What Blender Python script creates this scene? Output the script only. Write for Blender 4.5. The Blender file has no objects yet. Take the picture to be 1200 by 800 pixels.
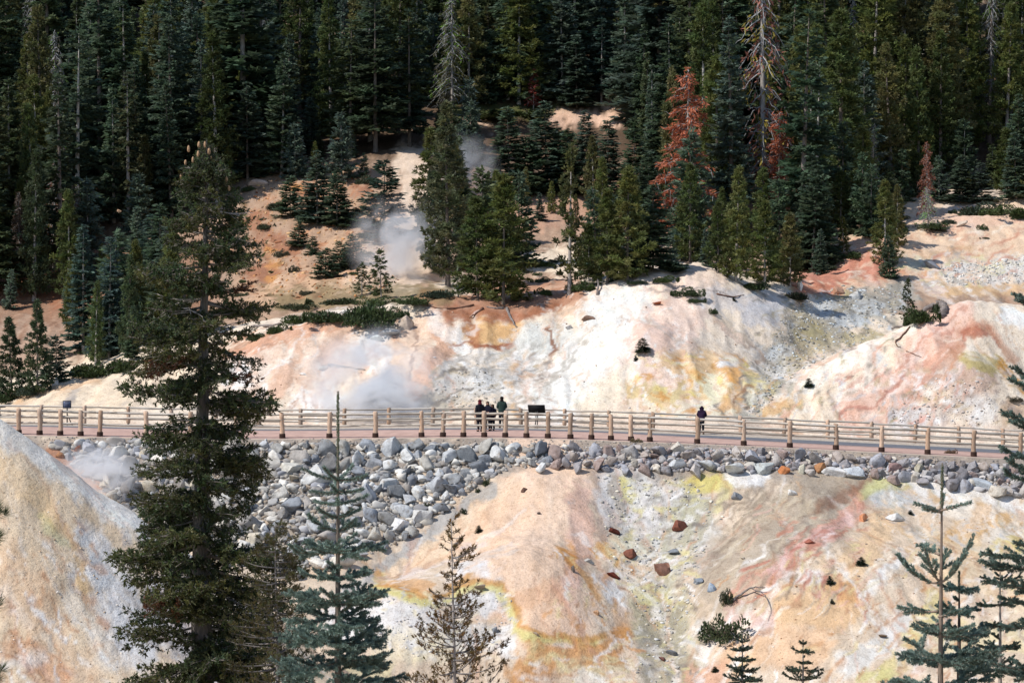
import bpy, math, random
import numpy as np
from mathutils import Vector, Matrix

# ------------------------------------------------------------------ camera, world, sun, exposure
scene = bpy.context.scene
col = scene.collection
F = 2600.0                      # focal length in pixels of a 1200 px wide picture
cam_d = bpy.data.cameras.new('camera')
cam_d.sensor_width = 36.0
cam_d.lens = 36.0 * F / 1200.0
cam_d.clip_start = 0.2
cam_d.clip_end = 3000.0
cam = bpy.data.objects.new('camera', cam_d)
cam.location = (0, 0, 0)
cam.rotation_euler = (math.radians(90), 0, 0)
col.objects.link(cam)
scene.camera = cam

SUN_DIR = Vector((-0.88, -0.42, 0.0)).normalized()
SUN_EL = math.radians(50)
to_sun = Vector((SUN_DIR.x * math.cos(SUN_EL), SUN_DIR.y * math.cos(SUN_EL), math.sin(SUN_EL)))
world = bpy.data.worlds.new('World')
scene.world = world
world.use_nodes = True
wn = world.node_tree.nodes
sky = wn.new('ShaderNodeTexSky')
sky.sky_type = 'NISHITA'
sky.sun_disc = False
sky.sun_elevation = SUN_EL
sky.sun_rotation = math.atan2(SUN_DIR.x, SUN_DIR.y)
sky.altitude = 2000
world.node_tree.links.new(sky.outputs[0], wn['Background'].inputs[0])
wn['Background'].inputs[1].default_value = 0.14
sd = bpy.data.lights.new('sun', 'SUN')
sd.energy = 4.3
sd.angle = math.radians(0.53)
sd.color = (1.0, 0.965, 0.91)
sun = bpy.data.objects.new('sun', sd)
sun.rotation_euler = to_sun.to_track_quat('Z', 'Y').to_euler()
sun.location = (-60, 60, 80)
col.objects.link(sun)
scene.view_settings.view_transform = 'Standard'
scene.view_settings.look = 'None'
scene.view_settings.exposure = 0.2
scene.view_settings.gamma = 1.0
scene.render.engine = 'CYCLES'
cy = scene.cycles
cy.max_bounces = 5
cy.diffuse_bounces = 3
cy.glossy_bounces = 1
cy.transmission_bounces = 2
cy.volume_bounces = 3
cy.transparent_max_bounces = 8
cy.use_denoising = True
cy.volume_step_rate = 2.0

rng = np.random.default_rng(7)
random.seed(7)

# ------------------------------------------------------------------ helpers
def s2l(c):
    c = np.asarray(c, float) / 255.0
    return np.where(c <= 0.04045, c / 12.92, ((c + 0.055) / 1.055) ** 2.4)

def tag(o, label=None, cat=None, group=None, kind=None):
    if label: o['label'] = label
    if cat: o['category'] = cat
    if group: o['group'] = group
    if kind: o['kind'] = kind
    return o

def mesh_np(name, V, T, mats=(), MI=None, C=None, smooth=False, Q=None):
    """numpy triangles (T) and / or quads (Q) -> mesh data"""
    V = np.asarray(V, np.float32).reshape(-1, 3)
    T = np.zeros((0, 3), np.int32) if T is None else np.asarray(T, np.int32).reshape(-1, 3)
    Q = np.zeros((0, 4), np.int32) if Q is None else np.asarray(Q, np.int32).reshape(-1, 4)
    me = bpy.data.meshes.new(name)
    me.vertices.add(len(V)); me.vertices.foreach_set('co', V.ravel())
    nl = T.size + Q.size
    me.loops.add(nl)
    me.loops.foreach_set('vertex_index', np.concatenate([T.ravel(), Q.ravel()]).astype(np.int32))
    n = len(T) + len(Q)
    me.polygons.add(n)
    st = np.concatenate([np.arange(len(T)) * 3, T.size + np.arange(len(Q)) * 4]).astype(np.int32)
    me.polygons.foreach_set('loop_start', st)
    if MI is not None: me.polygons.foreach_set('material_index', np.asarray(MI, np.int32))
    if smooth: me.polygons.foreach_set('use_smooth', np.ones(n, bool))
    if C is not None:
        a = me.color_attributes.new('tint', 'FLOAT_COLOR', 'POINT')
        C = np.asarray(C, np.float32)
        if C.shape[1] == 3: C = np.concatenate([C, np.ones((len(C), 1), np.float32)], 1)
        a.data.foreach_set('color', C.ravel())
    for m in mats: me.materials.append(m)
    me.update(calc_edges=True)
    return me

def link(name, me, parent=None, loc=None):
    o = bpy.data.objects.new(name, me)
    col.objects.link(o)
    if parent is not None: o.parent = parent
    if loc is not None: o.location = loc
    return o

def empty(name, loc, rz=0.0):
    o = bpy.data.objects.new(name, None)
    o.empty_display_size = 0.3
    o.location = loc; o.rotation_euler = (0, 0, rz)
    col.objects.link(o)
    return o

class MB:
    """collects triangles with material index and vertex colour"""
    def __init__(s): s.V = []; s.T = []; s.M = []; s.C = []; s.n = 0
    def add(s, V, T, mi=0, c=(1, 1, 1)):
        V = np.asarray(V, float).reshape(-1, 3); T = np.asarray(T, int).reshape(-1, 3)
        s.V.append(V); s.T.append(T + s.n); s.M.append(np.full(len(T), mi))
        c = np.asarray(c, float)
        s.C.append(np.tile(c, (len(V), 1)) if c.ndim == 1 else c)
        s.n += len(V)
    def mesh(s, name, mats, smooth=False):
        return mesh_np(name, np.concatenate(s.V), np.concatenate(s.T), mats, np.concatenate(s.M), np.concatenate(s.C), smooth)

def quads_to_tris(q):
    q = np.asarray(q)
    return np.concatenate([q[:, [0, 1, 2]], q[:, [0, 2, 3]]])

def tube(P, R, n=6, cap=True):
    P = np.asarray(P, float); R = np.broadcast_to(np.asarray(R, float), (len(P),))
    k = len(P)
    tan = np.gradient(P, axis=0); tan /= np.linalg.norm(tan, axis=1)[:, None] + 1e-9
    ref = np.array([0, 0, 1.0]) if abs(tan[0][2]) < 0.8 else np.array([1.0, 0, 0])
    a = np.cross(tan, ref); a /= np.linalg.norm(a, axis=1)[:, None] + 1e-9
    b = np.cross(tan, a)
    th = np.arange(n) * 2 * math.pi / n
    V = P[:, None] + R[:, None, None] * (np.cos(th)[None, :, None] * a[:, None] + np.sin(th)[None, :, None] * b[:, None])
    V = V.reshape(-1, 3)
    i = np.arange(k - 1)[:, None] * n; j = np.arange(n)[None]; j2 = (j + 1) % n
    q = np.stack([i + j, i + j2, i + n + j2, i + n + j], -1).reshape(-1, 4)
    T = quads_to_tris(q)
    if cap:
        V = np.concatenate([V, P[:1], P[-1:]])
        c0, c1 = k * n, k * n + 1
        jj = np.arange(n); jn = (jj + 1) % n
        T = np.concatenate([T, np.stack([np.full(n, c0), jn, jj], 1), np.stack([np.full(n, c1), (k - 1) * n + jj, (k - 1) * n + jn], 1)])
    return V, T

def _h(ix, iy, seed):
    n = (ix * 374761393 + iy * 668265263 + seed * 974634757) & 0x7fffffff
    n = ((n ^ (n >> 13)) * 1274126177) & 0x7fffffff
    return ((n ^ (n >> 16)) & 0xffff) / 32767.5 - 1.0

def vnoise(x, y, seed=0):
    x = np.asarray(x, float); y = np.asarray(y, float)
    ix = np.floor(x).astype(np.int64); iy = np.floor(y).astype(np.int64)
    fx = x - ix; fy = y - iy
    fx = fx * fx * (3 - 2 * fx); fy = fy * fy * (3 - 2 * fy)
    a = _h(ix, iy, seed); b = _h(ix + 1, iy, seed); c = _h(ix, iy + 1, seed); d = _h(ix + 1, iy + 1, seed)
    return (a * (1 - fx) + b * fx) * (1 - fy) + (c * (1 - fx) + d * fx) * fy

def fbm(x, y, seed=0, o=4):
    s = 0; a = 1; t = 0
    for k in range(o):
        s = s + a * vnoise(x * 2 ** k, y * 2 ** k, seed + k * 17); t += a; a *= 0.5
    return s / t

# ------------------------------------------------------------------ materials
def new_mat(name, rough=0.9, spec=0.2):
    m = bpy.data.materials.new(name); m.use_nodes = True
    nt = m.node_tree; b = nt.nodes['Principled BSDF']
    b.inputs['Roughness'].default_value = rough
    b.inputs['Specular IOR Level'].default_value = spec
    return m, nt, b

def N(nt, t, **kw):
    n = nt.nodes.new(t)
    for k, v in kw.items(): setattr(n, k, v)
    return n

def noise_node(nt, scale, detail=4, rough=0.6, coord='Object', stretch=None):
    tc = N(nt, 'ShaderNodeTexCoord'); src = tc.outputs[coord]
    if stretch:
        mp = N(nt, 'ShaderNodeMapping'); mp.inputs['Scale'].default_value = stretch
        nt.links.new(src, mp.inputs[0]); src = mp.outputs[0]
    n = N(nt, 'ShaderNodeTexNoise'); n.inputs['Scale'].default_value = scale
    n.inputs['Detail'].default_value = detail; n.inputs['Roughness'].default_value = rough
    nt.links.new(src, n.inputs['Vector'])
    return n.outputs['Fac']

def ramp(nt, fac, stops):
    r = N(nt, 'ShaderNodeValToRGB'); e = r.color_ramp.elements
    while len(e) < len(stops): e.new(0.5)
    for k, (p, c) in enumerate(stops):
        e[k].position = p; e[k].color = (*c, 1) if len(c) == 3 else c
    nt.links.new(fac, r.inputs[0]); return r.outputs[0]

def mix(nt, fac, a, b, mode='MIX'):
    m = N(nt, 'ShaderNodeMix', data_type='RGBA', blend_type=mode)
    for sock, v in ((m.inputs[0], fac), (m.inputs[6], a), (m.inputs[7], b)):
        if isinstance(v, bpy.types.NodeSocket): nt.links.new(v, sock)
        elif isinstance(v, (int, float)): sock.default_value = v
        else: sock.default_value = (*v, 1)
    return m.outputs[2]

def bump(nt, b, h, strength, dist):
    n = N(nt, 'ShaderNodeBump'); n.inputs['Strength'].default_value = strength; n.inputs['Distance'].default_value = dist
    nt.links.new(h, n.inputs['Height']); nt.links.new(n.outputs[0], b.inputs['Normal'])

def mat_noise(name, c1, c2, scale, rough=0.9, bmp=None, spec=0.2, stretch=None, objcol=False, detail=4, lo=0.3, hi=0.7):
    """two albedo colours (linear) mixed by noise, optionally times the object's own colour"""
    m, nt, b = new_mat(name, rough, spec)
    f = noise_node(nt, scale, detail, stretch=stretch)
    c = ramp(nt, f, [(lo, c1), (hi, c2)])
    if objcol:
        oi = N(nt, 'ShaderNodeObjectInfo'); c = mix(nt, 1.0, c, oi.outputs['Color'], 'MULTIPLY')
    nt.links.new(c, b.inputs['Base Color'])
    if bmp: bump(nt, b, f, *bmp)
    return m

def mat_tint(name, rough=0.7, spec=0.25, objcol=True, translucent=0.0):
    """foliage: colour from the mesh's own tint attribute times the object's colour"""
    m, nt, b = new_mat(name, rough, spec)
    a = N(nt, 'ShaderNodeAttribute', attribute_name='tint'); c = a.outputs['Color']
    if objcol:
        oi = N(nt, 'ShaderNodeObjectInfo'); c = mix(nt, 1.0, c, oi.outputs['Color'], 'MULTIPLY')
    nt.links.new(c, b.inputs['Base Color'])
    if translucent:
        t = N(nt, 'ShaderNodeBsdfTranslucent'); nt.links.new(c, t.inputs[0])
        mx = N(nt, 'ShaderNodeMixShader'); mx.inputs[0].default_value = translucent
        nt.links.new(b.outputs[0], mx.inputs[1]); nt.links.new(t.outputs[0], mx.inputs[2])
        nt.links.new(mx.outputs[0], nt.nodes['Material Output'].inputs[0])
    return m

def mat_terrain(name):
    m, nt, b = new_mat(name, 0.95, 0.1)
    a = N(nt, 'ShaderNodeAttribute', attribute_name='tint'); c = a.outputs['Color']
    f1 = noise_node(nt, 1.1, 6, 0.65)
    f2 = noise_node(nt, 6.0, 4, 0.7)
    f3 = noise_node(nt, 0.9, 5, 0.7, stretch=(3.0, 0.8, 1.0))
    c = mix(nt, 1.0, c, ramp(nt, f1, [(0.28, (0.88, 0.86, 0.84)), (0.5, (1.0, 1.0, 1.0)), (0.72, (1.06, 1.06, 1.06))]), 'MULTIPLY')
    c = mix(nt, 1.0, c, ramp(nt, f3, [(0.3, (0.92, 0.89, 0.86)), (0.52, (1.0, 1.0, 1.0)), (0.7, (1.04, 1.04, 1.05))]), 'MULTIPLY')
    f4 = noise_node(nt, 17.0, 2, 0.6)
    c = mix(nt, 1.0, c, ramp(nt, f2, [(0.30, (0.70, 0.65, 0.61)), (0.44, (1.0, 1.0, 1.0)), (0.7, (1.08, 1.08, 1.08))]), 'MULTIPLY')
    c = mix(nt, 1.0, c, ramp(nt, f4, [(0.30, (0.72, 0.68, 0.66)), (0.45, (1.0, 1.0, 1.0)), (0.62, (1.0, 1.0, 1.0)), (0.75, (1.14, 1.14, 1.14))]), 'MULTIPLY')
    nt.links.new(c, b.inputs['Base Color'])
    h = N(nt, 'ShaderNodeMath', operation='ADD'); nt.links.new(f1, h.inputs[0]); nt.links.new(f2, h.inputs[1])
    bump(nt, b, h.outputs[0], 0.6, 0.12)
    return m
# ------------------------------------------------------------------ terrain: a height field through measured ground points
PXR = [-500, -100, 22, 50, 171, 280, 331, 440, 494, 567, 642, 693, 739, 817, 871, 925, 979, 1033, 1087, 1141, 1300, 1700]
PYR = [505, 508, 509, 510, 513, 514, 514, 513, 512.3, 512, 513.5, 515, 516.8, 520, 522, 524.4, 527, 529.7, 532.5, 535, 543, 560]
_rx = (np.array(PXR) - 600) / F * 118; _rz = -(np.array(PYR) - 400) / F * 118
def road_z(x):
    """height of the walkway edge where the near fence stands"""
    return sum(np.interp(x + d, _rx, _rz) for d in (-2.5, -1.2, 0, 1.2, 2.5)) / 5
def road_surface(x, Y):
    left = np.interp(x, [-26, 6, 16], [0.22, 0.17, 0.0])
    bank = np.where(Y < 122, left * np.clip((Y - 118) / 4, 0, 1), left + (0.2 - left) * np.clip((Y - 122) / 6, 0, 1))
    return road_z(x) + bank

IMG = [  # (px, py, Y): ground seen at this pixel lies Y metres away
 # pale hill in front, left
 (0,800,76),(100,812,77),(0,650,81.5),(0,560,85),(0,497,88),(-100,432,89),(-250,380,92),(100,566,88.3),(100,660,83.5),(155,604,88.6),(200,636,89),(250,671,89.5),(300,705,90),(400,785,91),
 (200,720,84),(200,800,79),(300,790,84),(-100,640,82),(-100,800,75),(-300,760,76),
 (0,612,97),(100,655,97),(200,695,97),(300,722,96.5),(-100,560,97),(-250,500,98),
 # basin
 (360,760,96),(450,800,93),(550,800,95),(650,800,96),(750,800,97),(850,800,96),(1000,800,94),(1200,800,92),(1350,800,91),
 (470,700,98.5),(590,745,98),(625,556,112.6),(618,650,102.2),(620,740,97.3),(450,676,104.3),(500,628,108.6),(560,590,111.2),(550,660,103.4),
 (350,655,106),(350,585,111),(350,519,116.5),(200,565,112),(200,525,116),(100,545,114),(300,605,110),(240,600,109.8),(270,650,104),(50,516,116.6),
 (430,560,113),(430,519,116.5),(450,603,109.3),(540,561,113.2),(540,519,116.5),(640,520,116.5),(640,548,114.2),(400,710,99.5),(400,660,104.5),
 (680,600,109.5),(680,680,102.0),(715,556,113.6),(735,620,110),(765,680,105.2),(785,740,101.5),(800,600,111.2),(760,560,113.4),(760,523,116.5),
 (900,557,113.6),(900,529,116.5),(1000,572,113.2),(1000,534,116.5),(1100,580,113.2),(1100,540,116.4),(1200,600,112.4),(1200,546,116.4),(1330,610,112),(1330,552,116.4),
 (905,640,105.0),(1000,655,103.8),(1100,665,104.2),(1200,680,103),(1300,690,102),(930,720,99.6),(1100,742,98.2),(850,690,102.4),(1200,745,97.5),
 # beyond the road
 (0,479,140),(100,471,137),(100,437,146),(200,419,148),(250,416,147),(-100,490,142),(0,450,158),(0,350,190),(100,400,166),(100,340,190),(50,270,205),(200,380,168),
 (-100,300,195),(-250,320,190),(-250,450,150),
 (300,483,132.5),(300,440,139),(300,403,145.5),(360,380,147),(430,371,148),(400,430,139),(430,483,133),(475,383,146.5),(520,482,133),(500,356,149),(505,420,139),(600,482,133),(590,430,141.0),(600,369,148.5),
 (680,482,133),(660,420,142.5),(680,352,150),(760,482,133),(750,400,140.8),(800,440,137.5),(760,324,152),(840,325,153),(845,400,144.5),(840,470,134),(720,334,151.5),(640,362,149.5),
 (884,490,133.3),(900,440,143.0),(930,400,149.5),(970,372,156.5),(1020,345,164),(1100,340,170),(1200,345,172),(900,334,158),(940,330,164),(900,372,150),
 (1000,302,176),(1010,280,181),(1080,261,186),(1140,254,188),(1200,252,189),(1100,300,178),(1200,308,179),(1300,250,191),(940,318,176),(1080,262,194),(1200,256,197),
 (906,472,135),(960,433,138.3),(1010,410,140.2),(1060,387,141.8),(1100,368,142.6),(1130,355,143.2),(1160,359,143.3),(1200,367,143.3),(1300,390,143.5),
 (1000,500,132.5),(1000,455,136),(1100,500,132.4),(1085,425,137.6),(1200,505,132.4),(1200,432,139.3),(1300,470,136),(1140,430,135.8),
 (1130,388,152),(1060,409,151),(1200,392,152),(960,424,145.5),(1010,414,148),(1300,410,153),
 (430,362,157),(430,340,170),(350,352,168),(520,342,166),(600,352,162),(600,330,176),(680,330,165),(760,312,164),(840,312,170),(640,300,188),(500,288,187),(490,220,206),(480,188,214),(350,280,192),(350,200,214),(290,210,212),
 (600,200,217),(690,135,237),(560,130,237),(800,230,210),(900,240,208),(1000,232,210),(100,205,226),(220,250,207),(1100,200,217),(1200,190,220),(1300,190,220),
]
WORLD = [(-2,0,-1.8),(2,0,-1.8),(-12,3,-2.2),(12,3,-2.2),(-6,24,-4.5),(0,24,-4.5),(6,24,-4.5),(-14,24,-4.6),(14,24,-4.6),(-12,45,-8.4),(0,45,-8.4),(12,45,-8.4),
 (-30,45,-8),(30,45,-8.2),(-18,60,-10.9),(-6,60,-10.9),(6,60,-11),(18,60,-11),(-30,62,-10),(34,62,-10.5),(-14,70,-12.6),(-4,78,-14.8),(6,80,-15.3),(16,80,-15.2),(28,80,-14.5),(2,88,-15.6),(14,88,-15.6),(24,86,-15)]
for xx in (-120, -80, -50, -25, 0, 25, 50, 80, 120):
    WORLD += [(xx, 262, 36.5 + 1.5 * math.sin(xx * .13)), (xx, 300, 54.0), (xx, 345, 75.0)]
WORLD += [(-90, 230, 18), (90, 232, 20), (-80, 190, 4), (85, 195, 9), (-70, 150, -3), (75, 150, 0)]
for xx in (-45, -30, -15, 0, 15, 30, 45, 60, -60):
    z0 = float(road_surface(np.array([xx]), np.array([128.0]))[0])
    WORLD += [(xx, 130.0, z0 + 0.02), (xx, 119, float(road_z(xx)))]
cp = np.array([((px - 600) / F * Y, Y, (400 - py) / F * Y) for px, py, Y in IMG] + WORLD)
def _k(r2): return 0.5 * r2 * np.log(r2 + 1e-6)
def tps_fit(P, lam):
    n = len(P); d2 = ((P[:, None, :2] - P[None, :, :2]) ** 2).sum(-1)
    A = np.zeros((n + 3, n + 3)); A[:n, :n] = _k(d2) + lam * np.eye(n)
    A[:n, n] = 1; A[:n, n + 1:] = P[:, :2]; A[n, :n] = 1; A[n + 1:, :n] = P[:, :2].T
    return np.linalg.solve(A, np.concatenate([P[:, 2], np.zeros(3)]))
_c = np.array([0, 140.0]); _s = 20.0
_P = cp.copy(); _P[:, :2] = (_P[:, :2] - _c) / _s
_w = tps_fit(_P, 0.0006)
def tps(X, Y):
    x = (np.asarray(X).ravel() - _c[0]) / _s; y = (np.asarray(Y).ravel() - _c[1]) / _s
    out = np.empty(len(x)); n = len(_P)
    for i in range(0, len(x), 20000):
        sl = slice(i, i + 20000)
        d2 = (x[sl, None] - _P[None, :, 0]) ** 2 + (y[sl, None] - _P[None, :, 1]) ** 2
        out[sl] = _k(d2) @ _w[:n] + _w[n] + _w[n + 1] * x[sl] + _w[n + 2] * y[sl]
    return out.reshape(np.shape(X))

PXC = np.concatenate([np.arange(-500, -120, 20.0), np.arange(-120, 1320, 2.3), np.arange(1320, 1701, 20.0)])
YR = np.concatenate([np.arange(2, 70, 1.7), np.arange(70, 96, 0.17), np.arange(96, 116.95, 0.10), np.array([117.0, 117.5, 118, 119, 120, 121, 122, 122.6, 124, 125.5, 127, 128, 128.4, 129, 129.6, 130.0]),
                     np.arange(130.2, 165, 0.14), np.arange(165, 195, 0.28), np.arange(195, 240, 0.9), np.arange(240, 345, 3.0)])
PG, YG = np.meshgrid(PXC, YR)
XG = (PG - 600) / F * YG
ZG = tps(XG, YG)
sm = lambda a, b, v: np.clip((v - a) / (b - a), 0, 1) ** 2 * (3 - 2 * np.clip((v - a) / (b - a), 0, 1))
# small real relief: lumps, rills that run down the slopes
lump = fbm(XG * 0.35, YG * 0.35, 3, 5) * np.where(YG < 117, 0.16, 0.27) + fbm(XG * 1.3, YG * 1.3, 9, 3) * 0.06 + fbm(XG * 4.0, YG * 3.2, 13, 3) * 0.035
rill = -np.abs(fbm(XG * 0.55 + 0.3 * fbm(XG * .2, YG * .2, 5), YG * 0.10, 21, 3)) * 0.42 + 0.12
amt = sm(60, 80, YG) * (1 - sm(113, 116.5, YG)) + sm(130.5, 134, YG) * (1 + 0.8 * sm(170, 200, YG))
ZG = ZG + (lump + rill * np.where(YG > 180, 0.3, np.where(YG < 117, 0.55, 1.0))) * amt
# the road bench
rs = road_surface(XG, YG)
wroad = sm(115.3, 117.0, YG) * (1 - sm(129.6, 131.5, YG))
ZG = ZG * (1 - wroad) + rs * wroad
ZG = np.where((YG > 117) & (YG < 129.7), rs, ZG)
PYG = 400 - ZG * F / YG

def gz(px, Y):
    """ground height at bearing px and distance Y"""
    j = np.clip(np.interp(px, PXC, np.arange(len(PXC))), 0, len(PXC) - 1.001); i = np.clip(np.interp(Y, YR, np.arange(len(YR))), 0, len(YR) - 1.001)
    j0 = np.floor(j).astype(int); i0 = np.floor(i).astype(int); fj = j - j0; fi = i - i0
    return (ZG[i0, j0] * (1 - fi) * (1 - fj) + ZG[i0 + 1, j0] * fi * (1 - fj) + ZG[i0, j0 + 1] * (1 - fi) * fj + ZG[i0 + 1, j0 + 1] * fi * fj)

def P(px, py, y0=0.0, y1=400.0):
    """the visible ground point at a pixel, looking only between y0 and y1 metres: (x, Y, z)"""
    j = int(np.clip(np.searchsorted(PXC, px), 1, len(PXC) - 1)); t = (px - PXC[j - 1]) / (PXC[j] - PXC[j - 1])
    c = PYG[:, j - 1] * (1 - t) + PYG[:, j] * t
    ok = (YR >= y0) & (YR <= y1)
    idx = np.nonzero(ok & (c <= py))[0]
    if len(idx) == 0:
        i = np.nonzero(ok)[0][np.argmin(c[ok])]; Y = YR[i]
    else:
        i = idx[0]
        if i > 0 and ok[i - 1] and c[i - 1] > py: Y = YR[i - 1] + (YR[i] - YR[i - 1]) * (c[i - 1] - py) / (c[i - 1] - c[i] + 1e-9)
        else: Y = YR[i]
    z = (400 - c) * YR / F
    return Vector(((px - 600) / F * Y, Y, float(np.interp(Y, YR, z))))
def G(px, Y): return Vector(((px - 600) / F * Y, Y, float(gz(np.array(px, float), np.array(Y, float)))))

# ---- ground colours: minerals laid along the real deposits, with some shade painted in
wx = fbm(XG * 0.5, YG * 0.35, 31, 4) * 13 + fbm(XG * 2.2, YG * 1.4, 37, 3) * 6
wy = fbm(XG * 0.5, YG * 0.35, 41, 4) * 9 + fbm(XG * 2.2, YG * 1.4, 47, 3) * 4
QX = PG + wx; QY = PYG + wy
COL = np.zeros(ZG.shape + (3,)); COL[:] = s2l((224, 202, 176))
KALB = 0.78
BAS = (YG > 91.5) & (YG < 117.2); HILL = YG <= 91.5; UP = YG >= 129.5
COL[UP] = s2l((243, 224, 200)); COL[UP & (YG > 160)] = s2l((186, 156, 132)); COL[UP & (YG > 172) & (PG > 930)] = s2l((236, 206, 176)); COL[HILL] = s2l((234, 210, 178))
streak = fbm(XG * 1.6 + YG * 0.25, YG * 0.30, 51, 4)
hf = fbm(XG * 3.4, YG * 3.0, 57, 4)
def stroke(zone, pts, w, c, a=0.9, soft=0.7, rag=0.5):
    """a band of one colour along pts (pixels), half-width w, with a ragged soft edge"""
    p = np.asarray(pts, float); c = s2l(c)
    lo = p.min(0) - w * 2.2 - 22; hi = p.max(0) + w * 2.2 + 22
    m = zone & (QX > lo[0]) & (QX < hi[0]) & (QY > lo[1]) & (QY < hi[1])
    if not m.any(): return
    x = QX[m]; y = QY[m]; d = np.full(x.shape, 1e9)
    if len(p) == 1: d = np.hypot(x - p[0, 0], y - p[0, 1])
    for q0, q1 in zip(p[:-1], p[1:]):
        v = q1 - q0; L = max((v ** 2).sum(), 1e-6)
        t = np.clip(((x - q0[0]) * v[0] + (y - q0[1]) * v[1]) / L, 0, 1)
        d = np.minimum(d, np.hypot(x - q0[0] - t * v[0], y - q0[1] - t * v[1]))
    d = d * (1 + 1.25 * rag * streak[m] + 0.5 * rag * hf[m]) + hf[m] * min(3.5, w * .3)
    soft = min(soft, .36) if w > 6 else soft
    k = 1 - np.clip((d - w * (1 - soft)) / (2 * w * soft + 1e-6), 0, 1); k = a * k * k * (3 - 2 * k)
    COL[m] = COL[m] * (1 - k[:, None]) + c * k[:, None]
def blob(zone, x, y, rx, ry, c, a=0.9, ang=0.0, soft=0.6):
    n = 5; ca, sa = math.cos(math.radians(ang)), math.sin(math.radians(ang))
    r = min(rx, ry); e = max(rx, ry) - r
    ax = (ca, sa) if rx >= ry else (-sa, ca)
    pts = [(x - ax[0] * e, y - ax[1] * e), (x + ax[0] * e, y + ax[1] * e)] if e > 0.5 else [(x, y)]
    stroke(zone, pts, r, c, a, soft)

WHITE = (250, 246, 240); CREAM = (248, 232, 210); PINK = (236, 202, 182); SALMON = (226, 170, 142); RUST = (190, 112, 80); TAN = (226, 186, 140)
ORNG = (216, 152, 74); YELL = (230, 214, 140); PGRY = (208, 206, 202); GREY = (164, 158, 148); GBRN = (180, 164, 146); LITT = (180, 128, 92); BGRY = (192, 198, 204)
U = UP
# slopes under the forest, litter, clearings
FOR = UP & (YG > 160)
stroke(FOR, [(-300, 120), (1500, 120)], 90, (104, 84, 66), 1.0, 0.3)
stroke(FOR, [(-300, -100), (1500, -100)], 160, (96, 78, 60), 1.0, 0.3)
stroke(FOR, [(-200, 300), (200, 330)], 60, (160, 120, 94), 0.9)
stroke(FOR, [(820, 250), (1000, 270)], 40, (140, 112, 88), 0.9)
for b in [(350,300,70,60),(380,250,50,50),(320,220,35,30),(430,230,40,40),(330,340,60,30)]: blob(FOR, *b, (190, 156, 128), 0.95)
for b in [(380,330,50,18),(395,290,20,20),(350,345,60,12),(450,250,25,30)]: blob(FOR, *b, (216, 176, 140), 0.8)
for b in [(325,285,22,14),(310,318,22,10),(300,260,14,12),(360,225,16,10),(420,215,14,10),(345,195,14,8),(30,330,26,16),(80,345,26,14),(20,230,20,12)]: blob(FOR, *b, (166, 110, 80), 0.8)
for b in [(318,292,10,6),(325,325,8,5),(322,310,9,6),(352,220,8,5)]: blob(FOR, *b, (206, 146, 84), 0.9)
stroke(FOR, [(480, 188), (492, 225), (500, 262), (494, 300), (470, 330)], 20, (238, 212, 186), 0.95)
stroke(FOR, [(440, 300), (420, 335)], 16, (226, 196, 168), 0.8)
blob(FOR, 600, 132, 70, 10, (88, 92, 50), 0.95); blob(FOR, 690, 138, 46, 9, (238, 196, 166), 0.95); blob(FOR, 560, 146, 18, 5, (236, 200, 170), 0.9)
stroke(FOR, [(560, 240), (700, 240), (780, 260)], 26, (204, 160, 132), 0.9)
blob(FOR, 650, 305, 42, 16, (248, 226, 198), 0.95); blob(FOR, 790, 290, 50, 10, (236, 206, 178), 0.9); blob(FOR, 540, 335, 26, 10, (244, 224, 200), 0.9)
stroke(FOR, [(1110, 238), (1200, 216)], 12, (226, 206, 190), 0.95); blob(FOR, 1080, 175, 16, 6, (216, 170, 140), 0.8)
stroke(U, [(500, 352), (600, 362), (700, 346)], 12, (178, 118, 84), 0.85); stroke(U, [(560, 340), (680, 338)], 9, (196, 140, 106), 0.7)
stroke(U, [(330, 352), (450, 345), (520, 345)], 12, (128, 116, 78), 0.7)
# left bank
MND = UP & (YG < 162)
stroke(MND, [(0, 485), (100, 455), (260, 430)], 34, (240, 218, 188), 0.9)
stroke(MND, [(88, 448), (80, 480)], 3.5, (176, 166, 158), 0.8); stroke(MND, [(20, 468), (110, 442)], 5, (228, 184, 140), 0.7)
# pink-orange mound
stroke(MND, [(300, 440), (420, 410)], 36, (236, 206, 182), 0.9)
stroke(MND, [(268, 415), (340, 388), (430, 376)], 8, (214, 156, 122), 0.85)
stroke(MND, [(345, 400), (330, 455)], 12, (224, 180, 150), 0.7); stroke(MND, [(405, 385), (385, 420)], 12, (222, 176, 144), 0.7)
for b in [(282,440,16,18),(440,412,16,28),(452,395,16,8),(370,470,30,10)]: blob(MND, *b, WHITE, 0.75)
stroke(MND, [(488, 395), (470, 440)], 20, (240, 208, 180), 0.9); stroke(MND, [(520, 385), (512, 420), (490, 460)], 13, (232, 182, 150), 0.85); stroke(MND, [(505, 372), (540, 400)], 9, (238, 226, 214), 0.8)
stroke(MND, [(545, 385), (530, 440)], 8, WHITE, 0.6)
blob(MND, 545, 452, 46, 20, (202, 198, 190), 0.9, -15); blob(MND, 520, 470, 22, 10, (190, 178, 158), 0.8); blob(MND, 560, 440, 20, 10, (236, 234, 228), 0.7); blob(MND, 500, 480, 24, 8, (206, 196, 176), 0.8)
blob(MND, 578, 390, 34, 15, (230, 182, 122), 0.95); stroke(MND, [(555, 404), (590, 408), (606, 402)], 4.5, (160, 90, 54), 0.9, 0.5); stroke(MND, [(548, 372), (556, 400)], 4, (170, 104, 70), 0.7)
stroke(MND, [(530, 366), (600, 372), (655, 362)], 6, (172, 110, 76), 0.8)
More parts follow.
